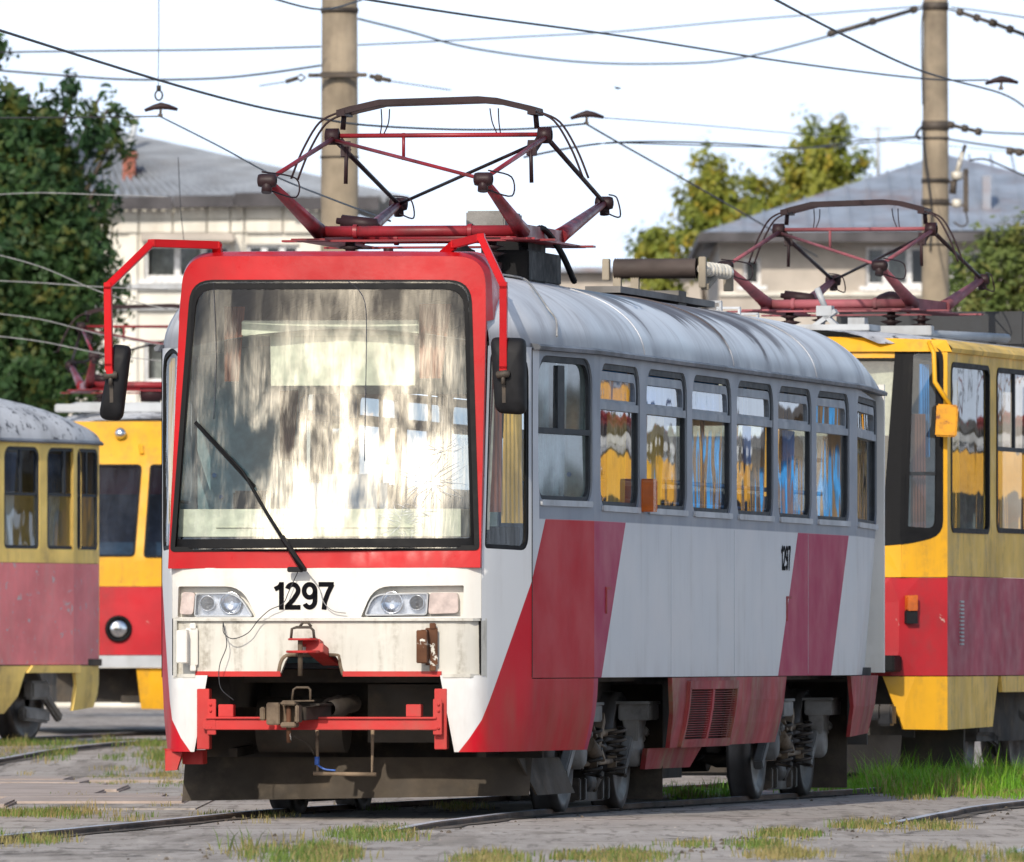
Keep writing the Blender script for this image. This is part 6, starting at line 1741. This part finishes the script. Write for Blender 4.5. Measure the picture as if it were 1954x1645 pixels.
def tree(x, Y, z0, lobes, n, leaf, mat, label, trunk=True, group=None, droop=0.0, cat='tree', name='tree'):
    """lobes: (px, py, radius px x, radius px y) in the picture plane at distance Y, each a ball of leaf sprays"""
    b = at(x, HY, Y); root = empty(name, (b.x, Y, z0)); tag(root, label, cat, group)
    s = Y / F_PX
    cs = [(at(a, c, Y) - root.location, rx * s, ry * s) for a, c, rx, ry in lobes]
    tot = sum(rx * ry for _, rx, ry in cs); V, Fc = [], []
    for c, rx, ry in cs:
        m = max(20, int(n * rx * ry / tot)); k = max(4, m // 48)
        cl = RNG.normal(size=(k, 3)); cl /= np.linalg.norm(cl, axis=1)[:, None]; cl *= (RNG.uniform(.25, 1, size=(k, 1)) ** .45)
        cl[:, 0] *= rx; cl[:, 1] *= rx; cl[:, 2] *= ry
        for q_ in cl:
            cr = min(leaf * RNG.uniform(2.5, 6.0), .6 * min(rx, ry) + leaf); mm = int(m / k)
            pts = np.clip(RNG.normal(size=(mm, 3)), -1.7, 1.7) * cr * np.array([1, 1, .65]) * .55 + q_ + np.array(c)
            tw = max(1, mm // 9); td = RNG.normal(size=(tw, 3)) * .55 + q_ / (np.linalg.norm(q_) + 1e-6) + np.array([0, 0, -.25 if droop else .35]); td /= np.linalg.norm(td, axis=1)[:, None]
            ti = RNG.integers(0, tw, mm); tl = RNG.uniform(0, 1, size=(mm, 1)); t0 = RNG.normal(size=(tw, 3)) * cr * .30
            pts = q_ + np.array(c) + t0[ti] + td[ti] * tl * cr * 1.5 + RNG.normal(size=(mm, 3)) * leaf * .35; pts[:, 2] -= (tl[:, 0] ** 2) * cr * (.55 if droop else 0)
            if droop: pts[:, 2] -= droop * np.hypot(pts[:, 0] - q_[0] - c.x, pts[:, 1] - q_[1] - c.y)
            nn = (pts - q_ - np.array(c)) / cr + RNG.normal(size=(mm, 3)) * .45 + np.array([0, -.15, .45])
            a = np.cross(nn, np.cross(td[ti] + RNG.normal(size=(mm, 3)) * .45, nn)); a /= np.linalg.norm(a, axis=1)[:, None] + 1e-9
            bb = np.cross(nn, a); bb /= np.linalg.norm(bb, axis=1)[:, None] + 1e-9
            ll = leaf * RNG.uniform(.6, 1.25, size=(mm, 1)); ww = ll * .27
            V.append(np.stack([pts - a * ll * .5, pts + bb * ww, pts + a * ll * .5, pts - bb * ww], axis=1).reshape(-1, 3))
    V = np.concatenate(V); nf = len(V) // 4
    me = bpy.data.meshes.new('crown'); me.vertices.add(len(V)); me.vertices.foreach_set('co', V.astype(np.float32).ravel())
    me.loops.add(nf * 4); me.loops.foreach_set('vertex_index', np.arange(nf * 4, dtype=np.int32)); me.polygons.add(nf); me.polygons.foreach_set('loop_start', np.arange(0, nf * 4, 4, dtype=np.int32)); me.polygons.foreach_set('loop_total', np.full(nf, 4, dtype=np.int32))
    me.update(calc_edges=True); me.materials.append(mat)
    o = bpy.data.objects.new('crown', me); COL.objects.link(o); o.parent = root
    if trunk:
        q = MB(); top = max(cs, key=lambda c: c[0].z)[0]; h = top.z
        q.tube(spline([(0, 0, -.1), (.05, 0, h * .35), (top.x * .5, .02, h * .7), (top.x, 0, h)], 6), [.20 - .18 * k / 18 for k in range(19)], 9)
        for c, rx, ry in cs:
            st_ = Vector((c.x * .3, 0, max(.5, c.z * .7))); q.tube(spline([st_, st_.lerp(c, .5) + Vector((0, .1, -.1)), c + Vector((0, 0, ry * .3))], 4), [.07 - .007 * k for k in range(9)], 6)
        q.build('trunk', M['bark'], root)
    return root
LB = [(-70, 370, 150, 160), (30, 310, 90, 60), (0, 235, 55, 50), (90, 350, 60, 50), (120, 430, 60, 40), (40, 480, 140, 80), (60, 640, 100, 90), (120, 540, 60, 44), (20, 720, 150, 60)]
for k_ in range(42):      # loose sprays standing out along the outline
    t_ = k_ / 45; yy_ = 185 + 560 * t_; edge_ = -5 + 190 * math.sin(min(1, (t_ + .12) * 1.25) * 2.2) ** .8
    LB.append((edge_ + random.uniform(-60, 12), yy_ + random.uniform(-12, 12), random.uniform(10, 26), random.uniform(8, 18)))
LB += [(205, 215, 20, 22), (170, 235, 26, 26), (140, 185, 10, 30), (190, 190, 8, 18), (225, 250, 12, 16), (-5, 110, 16, 40), (14, 165, 20, 30)]
tree(-60, 165, 0, LB, 36000, .125, M['leaf_dark'], 'big dark green tree hanging over the pink tram', droop=.5)
tree(1364, 238, 0, [(1362, 400, 34, 40), (1358, 345, 19, 34), (1353, 308, 8, 22), (1374, 445, 36, 40), (1338, 460, 20, 30), (1400, 420, 14, 18), (1330, 405, 10, 14)], 4600, .15, M['leaf_autumn'], 'yellowing narrow tree left of the blue-grey roof', group='trees behind the right building')
tree(1265, 242, 0, [(1262, 478, 28, 24), (1246, 452, 12, 12), (1290, 466, 16, 18), (1270, 520, 36, 26), (1232, 470, 8, 10)], 2200, .15, M['leaf_autumn'], 'small bushy tree over the tram roof, leftmost of its row', group='trees behind the right building')
tree(1452, 244, 0, [(1450, 398, 24, 26), (1442, 362, 8, 16), (1476, 408, 16, 18), (1428, 424, 18, 20)], 1900, .15, M['leaf_autumn'], 'low tree between the two tall yellowing trees', group='trees behind the right building')
tree(1565, 246, 0, [(1568, 345, 52, 40), (1547, 290, 18, 34), (1598, 292, 14, 30), (1634, 318, 15, 16), (1522, 362, 22, 26), (1548, 252, 7, 16), (1600, 260, 6, 14), (1590, 400, 60, 34), (1526, 320, 12, 16)], 6200, .15, M['leaf_autumn'], 'tallest yellowing tree, behind the blue-grey roof slope', group='trees behind the right building')
tree(1870, 185, 0, [(1860, 545, 40, 45), (1905, 500, 26, 50), (1895, 470, 10, 20), (1945, 545, 40, 50), (1950, 480, 22, 40), (1880, 590, 80, 30)], 7000, .10, M['leaf_bush'], 'light green shrubs in front of the beige building at right', trunk=True, cat='shrub', name='shrub')

# ------------------------------------------------------------------ weeds and grass
M['grass'] = leafmat('green_grass', (.10, .27, .012), (.17, .37, .020), (.27, .34, .05), 1.5)
M['weed'] = leafmat('weeds', (.09, .16, .025), (.15, .22, .04), (.24, .22, .07), 2.5)
M['grass_dry'] = leafmat('dry_grass', (.22, .21, .06), (.34, .27, .11), (.42, .30, .15), 2.0)
def grass(patches, label, name='grass'):
    """patches: (px0, px1, py0, py1, count, height, dry share) on the ground"""
    V, Fc, mi = [], [], []
    for x0, x1, y0, y1, n, h, dry in patches:
        nc = max(3, int(n * (.7 if h < .15 else 1)) // 14)
        sub = RNG.uniform(x0, x1, max(3, int((x1 - x0) / 40))); sw_ = RNG.uniform(.1, 1, len(sub)) ** 2
        cx = RNG.choice(sub, nc, p=sw_ / sw_.sum()) + RNG.normal(size=nc) * 17 if h < .15 else RNG.uniform(x0, x1, nc)
        cx = np.clip(cx, x0, x1); e = 1 - np.abs((cx - x0) / (x1 - x0) * 2 - 1) ** 3
        cy = y0 + (y1 - y0) * np.clip(.5 + RNG.normal(size=nc) * .25 * e, 0, 1)
        for a, b in zip(cx, cy):
            zg = .0
            for _ in range(3): g = on_ground(a, b, zg); zg = ground_z(g.x, g.y)
            hh = h * (RNG.uniform(.25, .8) if h < .15 else RNG.uniform(.4, 1.2)) * (1.6 if RNG.random() < .06 else 1); dr = RNG.random() < dry
            for k in range(22):
                px_, py_ = g.x + RNG.normal() * .06, g.y + RNG.normal() * .25
                an = RNG.uniform(0, 6.28); ln = RNG.uniform(.2, 1.0) * hh; hz = hh * RNG.uniform(.5, 1.1); wd = RNG.uniform(.0016, .0036) * (1 + hh * 2)
                dx, dy = math.cos(an), math.sin(an); o_ = len(V)
                V += [(px_ - dy * wd, py_ + dx * wd, zg - .015), (px_ + dy * wd, py_ - dx * wd, zg - .015), (px_ + dx * ln * .4 + dy * wd * .7, py_ + dy * ln * .4 - dx * wd * .7, zg + hz * .6), (px_ + dx * ln * .4 - dy * wd * .7, py_ + dy * ln * .4 + dx * wd * .7, zg + hz * .6), (px_ + dx * ln, py_ + dy * ln, zg + hz)]
                Fc += [(o_, o_ + 1, o_ + 2, o_ + 3), (o_ + 3, o_ + 2, o_ + 4)]; mi += [int(dr)] * 2
    q = MB(); q.v, q.f, q.mi, q.sm = V, Fc, mi, [False] * len(Fc)
    return tag(q.build(name, [M['grass'] if patches[0][5] > .15 else M['weed'], M['grass_dry']]), label, 'grass', kind='stuff')
grass([(1665, 1990, 1492, 1518, 8000, .155, .14), (1625, 1990, 1500, 1523, 2200, .07, .4), (1600, 1700, 1498, 1512, 700, .12, .1), (1400, 1640, 1490, 1512, 900, .10, .2), (1255, 1420, 1500, 1528, 700, .10, .2)], 'lush green grass along the yellow tram at right')
grass([(440, 650, 1602, 1660, 1900, .085, .5), (640, 760, 1578, 1606, 700, .05, .3), (700, 830, 1576, 1600, 500, .06, .4)], 'weed tuft beside the front rail, bottom centre left')
grass([(905, 1020, 1628, 1650, 700, .06, .8), (1090, 1330, 1622, 1646, 1100, .06, .5), (1300, 1480, 1602, 1618, 600, .05, .4), (1430, 1550, 1622, 1638, 600, .06, .9), (1480, 1640, 1580, 1600, 900, .05, .5), (1610, 1830, 1566, 1584, 1000, .06, .8), (1730, 1980, 1622, 1655, 1300, .07, .75)], 'low weeds following the rails at bottom right')
grass([(-20, 290, 1543, 1560, 1300, .06, .5), (-20, 90, 1592, 1615, 350, .07, .8), (80, 400, 1500, 1540, 160, .04, .6), (-20, 380, 1476, 1500, 800, .045, .8), (-20, 360, 1440, 1462, 900, .05, .6), (210, 330, 1456, 1482, 1000, .10, .35), (-20, 340, 1410, 1436, 1600, .08, .35), (-20, 120, 1455, 1476, 600, .09, .5), (300, 380, 1470, 1500, 500, .08, .7)], 'grass and weeds among slabs and rails at left')
grass([(400, 560, 1548, 1560, 250, .04, .7), (680, 900, 1530, 1545, 500, .05, .5), (240, 520, 1545, 1580, 160, .05, .8)], 'sparse weeds under the front of the white tram')
q = MB()
for k in range(150):
    x, y = random.uniform(0, 1954), random.uniform(1535, 1645); g = on_ground(x, y); r = random.uniform(.003, .009)
    q.lathe(g + Vector((0, 0, -.012)), (0, 0, 1), [(-.004, r), (.0, r), (r * .4, r * .7), (r * .55, .001)], 6, 0, False)
tag(q.build('gravel', M['asphalt']), 'loose pebbles scattered over the asphalt', 'gravel', kind='stuff')

# tan brick shed added out of view to darken the tram window reflections
shed = empty('added_shed', (46, 196, 0), R(-22)); tag(shed, 'long low tan brick shed, added out of view for the tram window reflections', 'building')
sh_h = [rrect(-30 + k * 1.7, 1.2, -29.1 + k * 1.7, 4.0, .01, 1) for k in range(35)]
q = MB(); q.plate([(-32, 0), (32, 0), (32, 4.3), (-32, 4.3)], sh_h, lambda u, v, d: Vector((u, d, v)), .3); q.build('wall', M['shed_brick'], shed)
q = MB(); q.box2((-32.5, -.5, 4.31), (32.5, 9, 4.5)); q.build('roof', M['eave'], shed)
for h_ in sh_h: q = MB(); q.box2((min(p_[0] for p_ in h_) - .05, .15, 1.1), (max(p_[0] for p_ in h_) + .05, .2, 4.1)); q.build('window', M['curtain_blue'] if random.random() < .22 else M['eave'], shed)

# crumbs of soil and stone lying along the rails
q = MB()
for line in (track_main(-.775), track_main(.775), rt):
    for k in range(230):
        i = random.randrange(len(line) - 1); t = random.random(); x = line[i][0] + (line[i + 1][0] - line[i][0]) * t; y = line[i][1] + (line[i + 1][1] - line[i][1]) * t
        if y < 56 or y > 100: continue
        x += random.gauss(0, .16); r = random.uniform(.004, .018) * random.uniform(.4, 1)
        q.lathe((x, y, -.012), (random.uniform(-.3, .3), random.uniform(-.3, .3), 1), [(-.01, r), (.002, r), (r * .8, r * .6), (r * 1.1, .001)], 5, 0, False)
tag(q.build('ballast', M['soil']), 'crumbs of dark soil and stone along the rails', 'gravel', kind='stuff')
